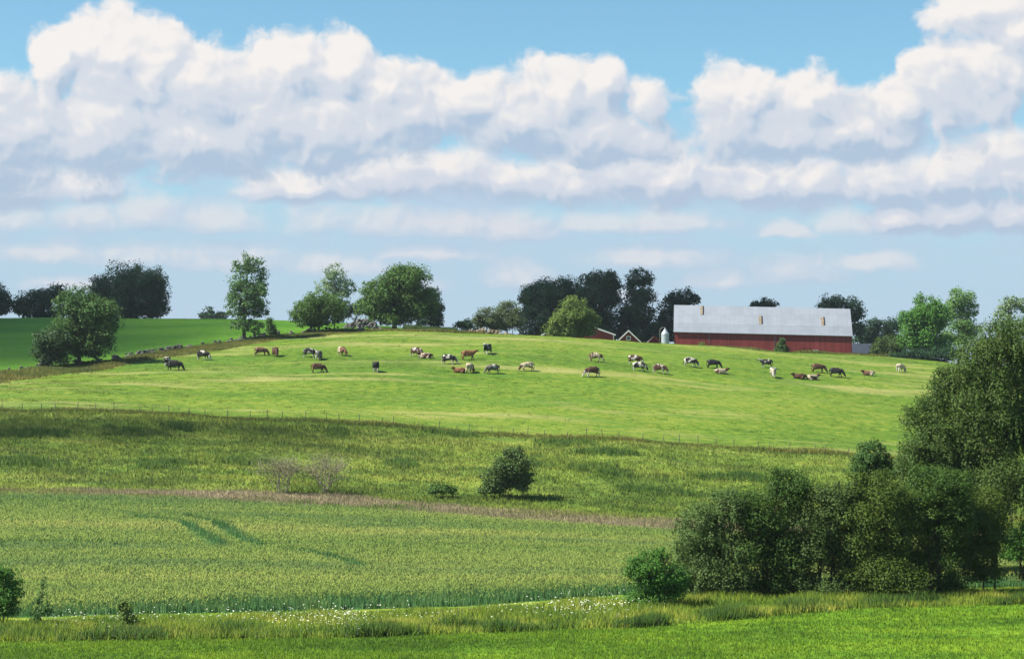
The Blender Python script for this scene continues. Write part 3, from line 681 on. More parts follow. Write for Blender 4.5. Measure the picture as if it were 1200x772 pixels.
TREE_N = [0]
def tree(name, label, lobes_px, Y, base_px, leaf=(.42, .30), lai=6.0, mat=None, bark='bark', trunk=.22, cat='tree', group=None, airy=0.0, weep=0.0, cap=90000, base_y=None, sub=.30, stems=1, upb=.35, limbs=9):
    TREE_N[0] += 1; seed = 100 + TREE_N[0]; r = random.Random(seed)
    base = at(base_px, Y) if base_y is None else up(base_px, base_y, Y)
    k = Y / F; lobes = []
    for i, L in enumerate(lobes_px):
        p, y, rx, ry = L[:4]; c = up(p, y, Y); rr = (rx * k, (rx + ry) / 2 * k * .95, ry * k)
        c.y += r.uniform(-.35, .35) * rr[1]
        lobes.append((tuple(c - base), rr))
    root = thing(name, base, label, cat, group)
    V, rnd, SCn, SR = make_crown(lobes, leaf, lai, seed, airy, weep, cap, sub, upb)
    V[:, 2] = np.maximum(V[:, 2], .02 + .0 * V[:, 2])
    me = mesh_np('crown', V, np.arange(len(V)).reshape(-1, 4), [mat], rnd=rnd); link('crown', me, root)
    tb = MB(); tl = max(lobes, key=lambda q_: q_[0][2] + q_[1][2]); top = tl[0][2] + tl[1][2] * .25
    cxm = tl[0][0]
    for s in range(stems):
        off = Vector((0, 0, 0)) if stems == 1 else Vector((r.uniform(-.5, .5), r.uniform(-.4, .4), 0)) * (1 + .4 * stems) * trunk * 4
        t0 = trunk * (1 if stems == 1 else r.uniform(.5, .9))
        n = 6; path, rad = [], []
        for i in range(n + 1):
            t = i / n; path.append(off + Vector((cxm * t ** 1.6 + r.gauss(0, .12) * t * 2, r.gauss(0, .12) * t * 2, -.3 + (top + .3) * t))); rad.append(t0 * (1.25 if i == 0 else 1 - .82 * t))
        tb.tube(path, rad, 9)
        order = list(range(len(SCn))); r.shuffle(order)
        for j in order[:max(3, limbs // stems)]:
            e = Vector(SCn[j]); t = r.uniform(.25, .75); i0 = min(n - 1, int(t * n)); st = path[i0].lerp(path[i0 + 1], t * n - i0)
            if st.z > e.z + .5: continue
            mid = st.lerp(e, .5) + Vector((0, 0, -.08 * (e - st).length)); r0 = t0 * (1 - .82 * t) * .55
            tb.tube([st, mid, e], [r0, r0 * .6, r0 * .2], 5)
    tb.build('trunk', M[bark], root, smooth=True)
    return root

L_dark = leaf_mat('leaf_dark', (0.008, 0.026, 0.012), (0.019, 0.050, 0.019), .22)  # darker leaf colour carries part of the cloud shade on the skyline trees
L_darkb = leaf_mat('leaf_dark_blue', (0.010, 0.026, 0.015), (0.022, 0.047, 0.024), .22)
L_green = leaf_mat('leaf_green', (0.026, 0.060, 0.013), (0.060, 0.108, 0.022), .30)
L_mid = leaf_mat('leaf_mid', (0.022, 0.055, 0.014), (0.055, 0.100, 0.024), .28)
L_ash = leaf_mat('leaf_ash', (0.030, 0.070, 0.024), (0.075, 0.130, 0.045), .32)
L_silver = leaf_mat('leaf_silver', (0.075, 0.115, 0.060), (0.17, 0.22, 0.12), .32)
L_yellow = leaf_mat('leaf_yellow_green', (0.050, 0.085, 0.016), (0.105, 0.145, 0.030), .30)
L_bright = leaf_mat('leaf_bright', (0.030, 0.090, 0.014), (0.075, 0.160, 0.028), .34)
L_olive = leaf_mat('leaf_olive', (0.035, 0.055, 0.022), (0.075, 0.092, 0.036), .25)
L_brown = leaf_mat('leaf_brownish', (0.0238, 0.0444, 0.0111), (0.0501, 0.077, 0.0192), .22)
L_willow = leaf_mat('leaf_willow', (0.0231, 0.0459, 0.0094), (0.0575, 0.0884, 0.0188), .25, spec=.15)
L_hedge1 = leaf_mat('leaf_grey_green', (0.029, 0.0547, 0.0131), (0.0652, 0.1001, 0.026), .25, spec=.15)
L_hedge2 = leaf_mat('leaf_hedge', (0.0194, 0.0453, 0.0081), (0.0469, 0.0801, 0.014), .27)
L_hedge3 = leaf_mat('leaf_hedge_yellow', (0.0262, 0.0484, 0.0079), (0.0568, 0.0832, 0.0127), .27)
L_bush = leaf_mat('leaf_bush', (0.026, 0.078, 0.012), (0.060, 0.130, 0.022), .32)
L_dry = leaf_mat('leaf_dry', (0.10, 0.10, 0.05), (0.16, 0.155, 0.085), .2)

GD = 'dark trees on the skyline at left'
tree('broadleaf_tree', 'dark round tree cut by the left edge of the photo on the skyline', [(-8, 352, 24, 22), (2, 360, 16, 15), (-20, 345, 24, 22)], 425, -8, mat=L_dark, group=GD)
tree('broadleaf_tree', 'low dark tree on the skyline behind the upper field, left of the tall dark grove', [(38, 358, 22, 17), (58, 352, 22, 17), (72, 346, 16, 13), (28, 362, 13, 11), (48, 368, 28, 8)], 425, 45, mat=L_dark, group=GD)
tree('broadleaf_tree', 'tallest broad dark tree on the skyline behind the green round tree at the wall', [(140, 338, 30, 27), (165, 336, 30, 26), (178, 340, 16, 28), (118, 343, 15, 18), (150, 356, 38, 18), (185, 364, 16, 12), (150, 368, 36, 10)], 425, 150, mat=L_dark, group=GD, lai=7)
tree('broadleaf_tree', 'green round tree beside the stone wall with its shadow on the verge', [(97, 372, 34, 34), (85, 358, 24, 22), (112, 366, 26, 24), (120, 388, 20, 20), (80, 395, 24, 24), (105, 402, 26, 18), (100, 412, 20, 10)], float(WALL_Y(93)) - 1.0, 93, leaf=(.34, .24), mat=L_mid, trunk=.3, lai=6.5)
tree('hawthorn_bush', 'dark rounded bush by the stone wall, left of and below the green round tree', [(60, 408, 21, 22), (52, 400, 14, 15), (70, 402, 14, 14), (58, 420, 18, 12)], float(WALL_Y(62)) - 1.8, 62, leaf=(.32, .24), mat=leaf_mat('leaf_thorn', (.018, .042, .014), (.04, .07, .024), .22), trunk=.16, cat='bush')
tree('ash_tree', 'tall slender ash tree standing alone on the stone wall against the sky', [(291, 312, 19, 15), (289, 330, 22, 19), (292, 350, 24, 20), (280, 362, 17, 16), (302, 362, 15, 16), (284, 380, 14, 12), (300, 384, 10, 10), (273, 347, 9, 9), (307, 338, 9, 12)], float(WALL_Y(286)) + .5, 286, leaf=(.36, .22), mat=L_ash, trunk=.3, lai=3.6, airy=.36, sub=.24)
tree('elder_bush', 'small dark bush beside the foot of the tall slender tree', [(317, 381, 6, 6), (318, 388, 7, 6), (316, 376, 4, 4)], float(WALL_Y(318)) - .5, 318, leaf=(.28, .2), mat=L_mid, trunk=.1, cat='bush')
tree('apple_tree', 'spreading green tree with a low ragged crown right of the tall slender tree', [(370, 364, 28, 22), (352, 366, 16, 14), (385, 358, 18, 18), (365, 376, 24, 10), (396, 372, 8, 10)], float(WALL_Y(368)) + .5, 368, leaf=(.32, .22), mat=L_green, trunk=.2, lai=6, stems=3)
tree('aspen_tree', 'airy silvery tree rising behind the spreading green tree', [(393, 322, 14, 15), (385, 335, 18, 15), (402, 340, 15, 14), (392, 352, 18, 16), (408, 332, 9, 8)], 362, 392, leaf=(.34, .22), mat=L_silver, trunk=.16, lai=2.6, airy=.3, sub=.24)
tree('broadleaf_tree', 'small blue green tree low on the skyline left of the big round tree', [(412, 363, 11, 9), (424, 360, 10, 9), (404, 368, 7, 6)], 420, 414, mat=L_darkb)
tree('broadleaf_tree', 'biggest round tree of the crest with a sunlit top beside the stone heap', [(470, 328, 26, 22), (478, 340, 32, 28), (445, 348, 24, 24), (460, 360, 32, 22), (490, 358, 22, 22), (440, 365, 16, 14), (462, 374, 30, 10)], 352, 462, leaf=(.36, .26), mat=L_green, trunk=.4, lai=8)
tree('broadleaf_tree', 'dark tree just behind the right side of the biggest round tree', [(504, 356, 16, 20), (510, 366, 11, 14), (498, 370, 14, 12), (504, 378, 16, 10)], 388, 505, leaf=(.36, .26), mat=L_darkb, trunk=.25)
tree('hawthorn_bush', 'little round bush on the crest right of the blue green crop', [(543, 381, 11, 7), (550, 383, 7, 5)], 353, 543, leaf=(.3, .2), mat=L_mid, trunk=.08, cat='bush')
tree('willow_bush', 'left olive bush of the crest with a feathery top', [(573, 372, 17, 13), (565, 378, 12, 10), (580, 380, 14, 10)], 360, 572, leaf=(.3, .18), mat=L_olive, trunk=.14, cat='bush', airy=.12, stems=3)
tree('willow_bush', 'right olive bush of the crest touching the dark trees', [(597, 366, 15, 15), (604, 376, 12, 14), (590, 380, 14, 10)], 363, 598, leaf=(.3, .18), mat=L_olive, trunk=.14, cat='bush', stems=3)
GF = 'dark trees behind the farm'
tree('broadleaf_tree', 'broad dark tree with a flat top, leftmost behind the farm', [(640, 348, 30, 22), (625, 360, 17, 26), (660, 345, 28, 20), (645, 372, 34, 20), (670, 360, 20, 24), (640, 392, 32, 16)], 425, 642, mat=L_dark, group=GF, lai=8, trunk=.4)
tree('broadleaf_tree', 'tall dark tree with a rounded top behind the light green tree', [(708, 332, 20, 18), (695, 342, 22, 20), (715, 345, 14, 22), (702, 365, 26, 24), (700, 382, 22, 14), (706, 392, 28, 14)], 425, 703, mat=L_dark, group=GF, lai=8, trunk=.4)
tree('broadleaf_tree', 'dark columnar tree behind the small white trimmed gable', [(751, 328, 16, 15), (752, 345, 19, 18), (748, 365, 20, 20), (755, 380, 22, 15), (738, 370, 14, 18), (752, 394, 30, 14), (732, 388, 14, 16)], 425, 750, mat=L_dark, group=GF, lai=7, trunk=.35)
tree('broadleaf_tree', 'dark spreading tree just left of the long barn', [(798, 350, 18, 13), (812, 352, 11, 8), (790, 365, 18, 16), (800, 375, 18, 15), (780, 378, 12, 16), (795, 392, 28, 14), (776, 392, 14, 16)], 425, 795, mat=L_darkb, group=GF, airy=.1, trunk=.3)
tree('lime_tree', 'light yellow green rounded tree in front of the red farmhouse', [(672, 366, 19, 19), (660, 376, 16, 16), (685, 376, 16, 17), (672, 386, 27, 15), (652, 388, 10, 12)], 362, 672, leaf=(.32, .24), mat=L_yellow, trunk=.25, lai=8)
tree('broadleaf_tree', 'small tree top showing above the ridge of the barn', [(896, 356, 15, 7), (886, 359, 9, 5), (905, 358, 9, 5)], 432, 896, mat=L_darkb, trunk=.3)
tree('broadleaf_tree', 'dark tree behind the right end of the barn', [(982, 357, 21, 11), (1000, 366, 14, 16), (1002, 384, 10, 18), (970, 362, 12, 10), (990, 378, 18, 18)], 425, 992, mat=L_darkb, trunk=.35)
tree('broadleaf_tree', 'low dark tree just right of the barn, above the low grey roofed shed', [(1025, 384, 16, 11), (1016, 392, 13, 12), (1014, 401, 18, 10), (1030, 400, 16, 10)], 455, 1022, mat=L_darkb)
tree('broadleaf_tree', 'low dark tree right of the barn, tucked behind the bright green tree', [(1048, 381, 14, 10), (1042, 392, 16, 12), (1048, 400, 18, 10)], 458, 1046, mat=L_darkb)
tree('willow_bush', 'brownish grey bush spreading beside the low grey roofed shed', [(1042, 406, 20, 12), (1030, 412, 14, 10), (1052, 411, 14, 11)], 384, 1042, leaf=(.3, .18), mat=L_brown, trunk=.12, cat='bush', airy=.1, stems=3)
tree('maple_tree', 'bright green round tree right of the farm', [(1085, 363, 22, 19), (1072, 376, 18, 17), (1098, 374, 18, 20), (1082, 388, 24, 18), (1085, 404, 24, 13), (1068, 400, 16, 14), (1104, 404, 16, 12)], 380, 1084, leaf=(.36, .26), mat=L_bright, trunk=.3, lai=6.5)
tree('maple_tree', 'lighter green airy tree behind the bright green round tree', [(1125, 352, 16, 15), (1118, 366, 15, 16), (1134, 364, 12, 14), (1124, 382, 18, 14), (1122, 398, 22, 14), (1138, 388, 12, 16)], 392, 1124, leaf=(.36, .26), mat=leaf_mat('leaf_light', (.05, .11, .03), (.11, .18, .05), .34), trunk=.25, lai=4.6, airy=.12)
tree('hawthorn_bush', 'dark bush in shade at the foot of the bright green tree', [(1070, 415, 16, 8), (1095, 414, 18, 9), (1050, 418, 12, 6), (1114, 416, 16, 11)], 376, 1082, leaf=(.3, .22), mat=L_dark, trunk=.12, cat='bush')
for i, (p, y, rx, ry) in enumerate([(236, 370, 5, 4), (246, 367, 6, 6), (258, 369, 6, 5)]):
    tree('broadleaf_tree', ['tiny far tree on the left skyline, first right of the dark grove', 'tiny far tree on the left skyline, the pointed middle one', 'tiny far tree on the left skyline, nearest the tall slender tree'][i], [(p, y, rx, ry), (p + 3, y + 3, rx, ry)], 560, p, leaf=(.6, .45), mat=L_darkb, group='tiny far trees on the left skyline', trunk=.15, limbs=4)

# the tall birch and the thicket at right
near = dict(leaf=(.14, .082), bark='bark')
tree('weeping_birch', 'large weeping birch with hanging foliage at the right edge', [(1178, 402, 40, 36), (1148, 430, 38, 34), (1205, 430, 46, 44), (1120, 462, 32, 30), (1165, 480, 52, 46), (1215, 500, 44, 50), (1085, 486, 30, 22), (1120, 520, 48, 40), (1180, 560, 58, 50), (1105, 440, 14, 14), (1085, 525, 34, 36), (1130, 560, 50, 40), (1068, 545, 26, 30)], 128, 1165, leaf=(.145, .085), mat=L_willow, lai=5.2, weep=.30, trunk=.22, cap=240000, sub=.26, limbs=16)
tree('birch_tree', 'pale sparse birch top showing above the weeping birch', [(1183, 356, 14, 11), (1176, 366, 14, 10), (1198, 360, 14, 12), (1190, 385, 22, 18), (1195, 430, 26, 40)], 150, 1186, leaf=(.19, .11), mat=L_silver, bark='bark', lai=2.8, airy=.2, trunk=.06)
TH = 'bushes of the thicket at right'
tree('thicket_bush', 'bright green low bush at the left end of the thicket', [(765, 672, 26, 28), (750, 668, 17, 24), (785, 685, 20, 26), (765, 698, 30, 20), (775, 650, 14, 10)], 114, 768, mat=L_bush, lai=6, trunk=.06, cat='bush', group=TH, stems=5, **near)
tree('thicket_bush', 'grey green willow bush, the pale left flank of the thicket', [(825, 625, 32, 40), (812, 660, 30, 42), (848, 600, 28, 30), (845, 660, 36, 46), (830, 690, 40, 24)], 119, 832, mat=L_hedge1, lai=5, weep=.25, trunk=.10, cat='bush', group=TH, stems=5, cap=85000, **near)
tree('thicket_bush', 'tall green bush with the pointed top left of the middle of the thicket', [(925, 580, 30, 34), (900, 605, 36, 38), (885, 640, 38, 44), (920, 640, 38, 50), (905, 685, 44, 30), (915, 562, 16, 16), (872, 592, 22, 24)], 119.5, 905, mat=L_hedge2, lai=5.5, trunk=.10, cat='bush', group=TH, stems=5, cap=95000, **near)
tree('thicket_bush', 'brownish green bush in the middle of the thicket', [(968, 600, 32, 34), (955, 630, 34, 40), (985, 640, 34, 46), (970, 685, 42, 30), (990, 580, 20, 20)], 119, 970, mat=L_brown, lai=5, trunk=.10, cat='bush', group=TH, stems=5, cap=85000, **near)
tree('thicket_bush', 'yellow green topped bush right of the middle of the thicket', [(1030, 585, 34, 34), (1015, 620, 36, 40), (1050, 615, 36, 44), (1035, 670, 48, 40), (1010, 572, 20, 20)], 118.5, 1034, mat=L_hedge3, lai=5.5, trunk=.10, cat='bush', group=TH, stems=5, cap=90000, **near)
tree('thicket_bush', 'tall dense bush of the thicket in front of the weeping birch', [(1095, 575, 34, 34), (1075, 590, 30, 34), (1110, 610, 40, 44), (1090, 650, 44, 50), (1110, 690, 40, 24), (1120, 568, 22, 22)], 119, 1096, mat=L_hedge2, lai=5.5, trunk=.10, cat='bush', group=TH, stems=5, cap=95000, **near)
tree('thicket_bush', 'right end bush of the thicket with a bare brown stem below', [(1150, 595, 34, 34), (1160, 625, 30, 34), (1140, 640, 34, 40), (1150, 668, 28, 22)], 121, 1160, mat=L_hedge3, lai=5, trunk=.11, cat='bush', group=TH, stems=2, cap=85000, **near)
tree('thicket_bush', 'dark bush top rising behind the thicket, left of the weeping birch', [(1022, 534, 20, 18), (1010, 545, 16, 16), (1035, 548, 22, 20), (1022, 580, 26, 40)], 130, 1022, mat=L_mid, lai=5, trunk=.12, cat='bush', group=TH, stems=3, cap=40000, **near)
tree('thicket_bush', 'low leafy bush under the weeping birch at the right edge', [(1195, 632, 20, 22), (1215, 640, 26, 30), (1185, 648, 14, 14), (1225, 665, 22, 22)], 126, 1200, mat=L_bush, lai=5, trunk=.07, cat='bush', group=TH, stems=4, **near)

# saplings in the bank at bottom left
tree('hazel_bush', 'round green bush cut by the left edge in the bank', [(3, 688, 22, 22), (-6, 700, 22, 24), (12, 702, 15, 18), (2, 672, 14, 12), (2, 714, 20, 12)], 104, 0, mat=L_bush, lai=5, trunk=.05, cat='bush', stems=4, **near)
tree('sapling', 'thin scraggy sapling standing dark in the bank near the left edge', [(47, 702, 6, 18), (42, 722, 9, 12), (54, 715, 6, 10), (50, 685, 3, 7), (38, 735, 8, 7)], 103.5, 46, mat=L_mid, lai=1.8, airy=.3, trunk=.03, cat='sapling', **near)
tree('sapling', 'small leafy green sapling in the bank before the grain', [(147, 718, 9, 16), (150, 730, 11, 12), (143, 708, 6, 9)], 103.5, 148, mat=leaf_mat('leaf_sapling', (.05, .085, .02), (.11, .15, .03), .3), lai=4.5, trunk=.03, cat='sapling', **near)
# meadow shrubs
tree('willow_bush', 'round green willow bush standing alone in the meadow', [(600, 545, 22, 21), (590, 562, 28, 18), (610, 560, 18, 20), (575, 572, 18, 10), (603, 532, 14, 10)], find(594, 584, 180, 235).y, 594, leaf=(.24, .13), mat=L_hedge1, lai=6, trunk=.08, cat='bush', stems=5)
tree('willow_bush', 'low spreading green bush left of the willow bush in the meadow', [(518, 573, 15, 7), (508, 575, 9, 6), (528, 574, 9, 7)], find(518, 583, 180, 235).y, 518, leaf=(.22, .13), mat=L_green, lai=5, trunk=.04, cat='bush', stems=4)

def dead_bush(px0, px1, py0, py1, label, seed):
    r = random.Random(seed); b = find((px0 + px1) / 2, py1, 180, 235); k = b.y / F; W = (px1 - px0) / 2 * k; H = (py1 - py0) * k
    root = thing('dead_bush', b, label, 'bush', 'bare shrubs in the meadow'); tb = MB(); tips = []
    def grow(p, d, L, rad, lev):
        q_ = p + d * L; mid = p.lerp(q_, .5) + Vector((r.gauss(0, .06), r.gauss(0, .06), 0)) * L
        tb.tube([p, mid, q_], [rad, rad * .85, rad * .65], 4, cap=False)
        if lev == 0: tips.append(q_); return
        for _ in range(r.choice((2, 3, 3))):
            nd = (d + Vector((r.gauss(0, .45), r.gauss(0, .45), r.gauss(.12, .25)))).normalized(); grow(p.lerp(q_, r.uniform(.6, 1)), nd, L * r.uniform(.6, .8), rad * .62, lev - 1)
    for _ in range(11):
        d = Vector((r.uniform(-.85, .85), r.uniform(-.7, .7), 1)).normalized(); grow(Vector((r.uniform(-.5, .5), r.uniform(-.4, .4), -.1)), d, H * .36, .045, 4)
    tb.build('branches', M['twig'], root)
    rr = np.random.default_rng(seed); T = np.array([tuple(t) for t in tips]); T = T[rr.integers(0, len(T), 2600)] + rr.normal(0, .30, (2600, 3))
    T = T[T[:, 2] > .2]
    V = leaf_cloud(T, rr.normal(0, 1, (len(T), 3)), .13, .07, rr)
    link('foliage', mesh_np('foliage', V, np.arange(len(V)).reshape(-1, 4), [L_dry], rnd=rr.uniform(0, 1, len(V) // 4)), root)
dead_bush(310, 352, 527, 578, 'bare grey brown shrub in the meadow, the thinner left one of two', 3)
dead_bush(357, 405, 525, 578, 'bare grey brown shrub in the meadow, the bushier right one of two', 4)

# ------------------------------------------------------------------ barn and farm buildings
YB = 385.0; kb = YB / F
bx0 = (790 - CX) * kb; BL = 206 * kb; zb = 20.3
barn = thing('barn', (bx0, YB, 0), 'long red wooden barn with a pale metal roof behind the crest', 'barn', rz=R(-5.5))
DEP = 13.0; SL = -0.027
def bz(x, z): return z + SL * x
ez, rz_, kz = ZC + 81 * kb, ZC + 112 * (YB + 6.5) / F, None
def bpt(x, y, z): return (x, y, bz(x, z))
w = MB()
for (y0, y1) in ((0, .2), (DEP - .2, DEP)):
    w.prism([bpt(0, y0, zb - 1), bpt(BL, y0, zb - 1), bpt(BL, y0, ez), bpt(0, y0, ez)], (0, y1 - y0, 0))
for (xa, xb) in ((.002, .2), (BL - .2, BL - .002)):
    w.prism([bpt(xa, .2, zb - 1), bpt(xa, DEP - .2, zb - 1), bpt(xa, DEP - .2, ez), bpt(xa, DEP / 2, rz_ - .15), bpt(xa, .2, ez)], (xb - xa, 0, 0))
w.build('wall', M['red_board'], barn)
fr = .33                                       # the lower course of sheets
yb_, zb2 = DEP / 2 * fr - .35, ez + (rz_ - ez) * fr
rf = MB(); lo = MB(); OV = .12
ly0, lz0 = -.30, ez - .02
lo.prism([bpt(-OV, ly0, lz0), bpt(-OV, yb_, zb2 + .02), bpt(-OV, yb_, zb2 + .10), bpt(-OV, ly0, lz0 + .08)], (BL + 2 * OV, 0, SL * (BL + 2 * OV)))
slp = (zb2 + .02 - lz0) / (yb_ - ly0); zj = zb2 + .10 - slp * .15
rf.prism([bpt(-OV, yb_ - .15, zj + .004), bpt(-OV, DEP / 2, rz_), bpt(-OV, DEP + .4, ez - .2), bpt(-OV, DEP + .4, ez - .1), bpt(-OV, DEP / 2, rz_ + .12), bpt(-OV, yb_ - .15, zj + .03)], (BL + 2 * OV, 0, SL * (BL + 2 * OV)))
roof = rf.build('roof', M['roof_metal'], barn); lower = lo.build('lower_roof', M['roof_lower'], barn)
def roof_z(y): return zj + .03 + (rz_ + .12 - zj - .03) * (y - yb_ + .15) / (DEP / 2 - yb_ + .15)
for (p0, p1, y0, y1) in ((820.7, 824.2, 359, 369), (889, 893, 371, 380), (961.3, 965.5, 372.5, 382)):
    h = MB(); xa, xb = (p0 - 790) * kb, (p1 - 790) * kb
    def yy_of(row, x):                        # where the roof slope passes this row
        ys = np.linspace(yb_ - .1, DEP / 2, 200); zz = roof_z(ys) + SL * x; rw = H0 - F * (zz - ZC) / (YB + ys); return float(ys[np.argmin(abs(rw - row))])
    ya, ybk = yy_of(y1, xa), yy_of(y0, xa)
    pr = [bpt(xa, ya, roof_z(ya) + .012), bpt(xb, ya, roof_z(ya) + .012), bpt(xb, ybk, roof_z(ybk) + .012), bpt(xa, ybk, roof_z(ybk) + .012)]
    h.prism(pr, (0, -.02, .05)); hh = h.build('roof_hatch', M['tan'], barn)
    shade_strip = MB(); shade_strip.prism([(pr[1][0] - .16, pr[1][1], pr[1][2] + .07), (pr[1][0] + .03, pr[1][1], pr[1][2] + .07), (pr[2][0] + .03, pr[2][1], pr[2][2] + .07), (pr[2][0] - .16, pr[2][1], pr[2][2] + .07)], (0, -.02, .04))
    shade_strip.build('frame_or_shade_strip', M['dark'], hh)  # dark strip on the right edge, the hatch's shadow put into colour
for p in (907, 831):
    x = (p - 790) * kb; d_ = MB(); d_.box((x - .06, -.06, bz(x, zb - .5)), (x + .06, -.002, bz(x, ez - .25))); d_.build('downpipe', M['wire'], barn)
x0_, x1_ = (938 - 790) * kb, (948 - 790) * kb
dm = MB(); dm.box((x0_, -.08, bz(x0_, zb)), (x1_, -.003, bz(x0_, zb + 2.6))); dm.build('door', board_mat('door_board', (.14, .024, .022), .2), barn)
CR_ = board_mat('corner_red', (.10, .02, .02), .3)
for xq in (0, BL - .14):
    cm = MB(); cm.prism([bpt(xq, -.035, zb - 1), bpt(xq + .14, -.035, zb - 1), bpt(xq + .14, -.035, ez - .2), bpt(xq, -.035, ez - .2)], (0, .033, 0)); cm.build('corner_board', CR_, barn)

def gable_house(name, label, pxa, pxl, y_eave, y_apex, Yd, depth, wall_m, roof_m, trim_m, base_z, cat, win=None, rz=0.0, over=.35):
    k = Yd / F; xl = (pxl[0] - CX) * k; xr = (pxl[1] - CX) * k; W = xr - xl; ze = ZC + (H0 - y_eave) * k; za = ZC + (H0 - y_apex) * k; ax = (pxa - CX) * k - xl
    h = thing(name, (xl, Yd, base_z), label, cat, rz=rz); ze -= base_z; za -= base_z
    ov = over; sl = (za - ze) / ax; sr = (za - ze) / (W - ax)
    w = MB(); w.prism([(ov, 0, -1), (W - ov, 0, -1), (W - ov, 0, ze + sr * ov - .1), (ax, 0, za - .1), (ov, 0, ze + sl * ov - .1)], (0, depth, 0)); w.build('wall', wall_m, h)
    r_ = MB()
    r_.prism([(0, -.3, ze), (ax, -.3, za), (W, -.3, ze), (W, -.3, ze + .13), (ax, -.3, za + .13), (0, -.3, ze + .13)], (0, depth + .6, 0)); r_.build('roof', roof_m, h)
    t = MB(); tw = .26
    t.prism([(0, -.36, ze - .06), (ax, -.36, za - .06), (W, -.36, ze - .06), (W, -.36, ze + tw - .06), (ax, -.36, za + tw), (0, -.36, ze + tw - .06)], (0, .055, 0)); t.build('bargeboard', trim_m, h)
    for xq in (ov - .02, W - ov - .18):
        c_ = MB(); c_.box((xq, -.04, -1), (xq + .2, -.003, ze + .15)); c_.build('corner_board', trim_m, h)
    if win:
        wx, wz, ws = win; fo = MB()
        for (a, b, c, d) in ((-ws, -ws, ws, -ws + .12), (-ws, ws - .12, ws, ws), (-ws, -ws + .12, -ws + .12, ws - .12), (ws - .12, -ws + .12, ws, ws - .12)): fo.box((wx + a, -.09, wz + b), (wx + c, -.02, wz + d))
        fr_ = fo.build('window', trim_m, h); p_ = MB(); p_.box((wx - ws + .12, -.04, wz - ws + .12), (wx + ws - .12, -.004, wz + ws - .12)); p_.build('pane', M['glass'], fr_)
    return h
kk = 398 / F
gable_house('farmhouse', 'wide low red building with white trim, its middle hidden by the light green tree', 677, (634, 721.5), 393, 377.5, 398, 9, M['red_board_house'], M['roof_dark'], M['white_paint'], 21.2, 'house')
gable_house('gabled_house', 'small red gable with white trim and one small window', 736.5, (722, 751.5), 402, 388, 392, 9, M['red_board_house'], M['roof_dark'], M['white_paint'], 21.0, 'house', win=(14.5 * 392 / F, ZC + (H0 - 396.3) * 392 / F - 21.0, .42))
gable_house('shed', 'small dark red shed between the white gable and the silo', 767, (760, 773.5), 401, 394.5, 396, 5, board_mat('shed_board', (.11, .028, .026), .15), M['roof_dark'], board_mat('shed_trim', (.10, .03, .03), .3), 21.0, 'shed', over=.15)
# low shed with a grey metal roof at the right end of the barn
ks = 396 / F; sx0 = (996 - CX) * ks; shd = thing('lean_to_shed', (sx0, 396, 20.0), 'low shed with a blue grey metal roof at the right end of the barn', 'shed', rz=R(-16))
wl = 22 * ks; s_ = MB(); zf = ZC + (H0 - 417) * ks - 20.0; zr_ = ZC + (H0 - 403) * 401 / F - 20.0
s_.prism([(.1, .1, -.6), (.1, 5.9, -.6), (.1, 5.9, zr_ - .2), (.1, .1, zf - .12)], (wl - .2, 0, 0)); s_.build('wall', board_mat('shed_wall', (.05, .035, .03), .2), shd)
s2 = MB(); s2.prism([(-.1, -.25, zf - .1), (-.1, 6.1, zr_), (-.1, 6.1, zr_ + .1), (-.1, -.25, zf)], (wl + .2, 0, 0)); s2.build('roof', M['roof_grey'], shd)
# silo
Ysi = 381.0; ksi = Ysi / F; silo = thing('silo', at(779.5, Ysi), 'small pale metal silo with a conical top beside the left end of the barn', 'silo')
b = silo.location.z; r0 = 4.6 * ksi; zc_ = ZC + (H0 - 391.5) * ksi - b; zt = ZC + (H0 - 386) * ksi - b
m_ = MB(); m_.tube([(0, 0, -.3), (0, 0, .05), (0, 0, zc_)], [r0, r0, r0], 28); m_.build('tank', M['silo_metal'], silo, smooth=False)
m_ = MB(); m_.tube([(0, 0, zc_ + .004), (0, 0, zc_ + .1), (0, 0, zt)], [r0 * 1.06, r0 * 1.02, r0 * .28], 28); m_.build('cone_roof', M['silo_metal'], silo)
m_ = MB(); m_.tube([(0, 0, zt - .02), (0, 0, zt + .35)], [r0 * .22, r0 * .2], 14); m_.build('cap', M['silo_metal'], silo)
m_ = MB(); m_.tube([(-r0 - .25, 0, 0), (-r0 - .28, 0, zc_), (-r0 - .2, 0, zt + .1), (-r0 * .6, 0, zt + .42), (-r0 * .15, 0, zt + .36)], .07, 8); m_.build('filling_pipe', M['wire'], silo, smooth=True)
# things along the barn
def crate(px, py, wpx, hpx, label, mat):
    Yc = 381.5; k = Yc / F; c = at(px, Yc); z = ZC + (H0 - py - hpx / 2) * k
    o = thing('water_tank', (c.x, Yc, z), label, 'tank', 'pale tanks along the barn wall'); w_ = wpx * k / 2; h_ = hpx * k
    m_ = MB(); m_.box((-w_ + .04, -w_ + .04, .12), (w_ - .04, w_ - .04, h_)); m_.build('body', mat, o)
    for hz_ in (.08, .42, .76):
        m_ = MB(); ring = [(-w_, -w_, h_ * hz_ + .1), (w_, -w_, h_ * hz_ + .1), (w_, w_, h_ * hz_ + .1), (-w_, w_, h_ * hz_ + .1), (-w_, -w_, h_ * hz_ + .1)]
        m_.tube(ring, .035, 6); m_.build('cage_bar', M['wire'], o)
    m_ = MB(); m_.box((-w_, -w_, -.5), (w_, w_, .098)); m_.build('pallet', M['post'], o)
crate(881.5, 411, 5, 5.5, 'white caged water tank at the middle of the barn wall', M['white_paint'])
crate(956, 413, 5.5, 6.5, 'grey caged water tank near the right end of the barn wall', simple('grey_tank', (.42, .44, .46), .5))
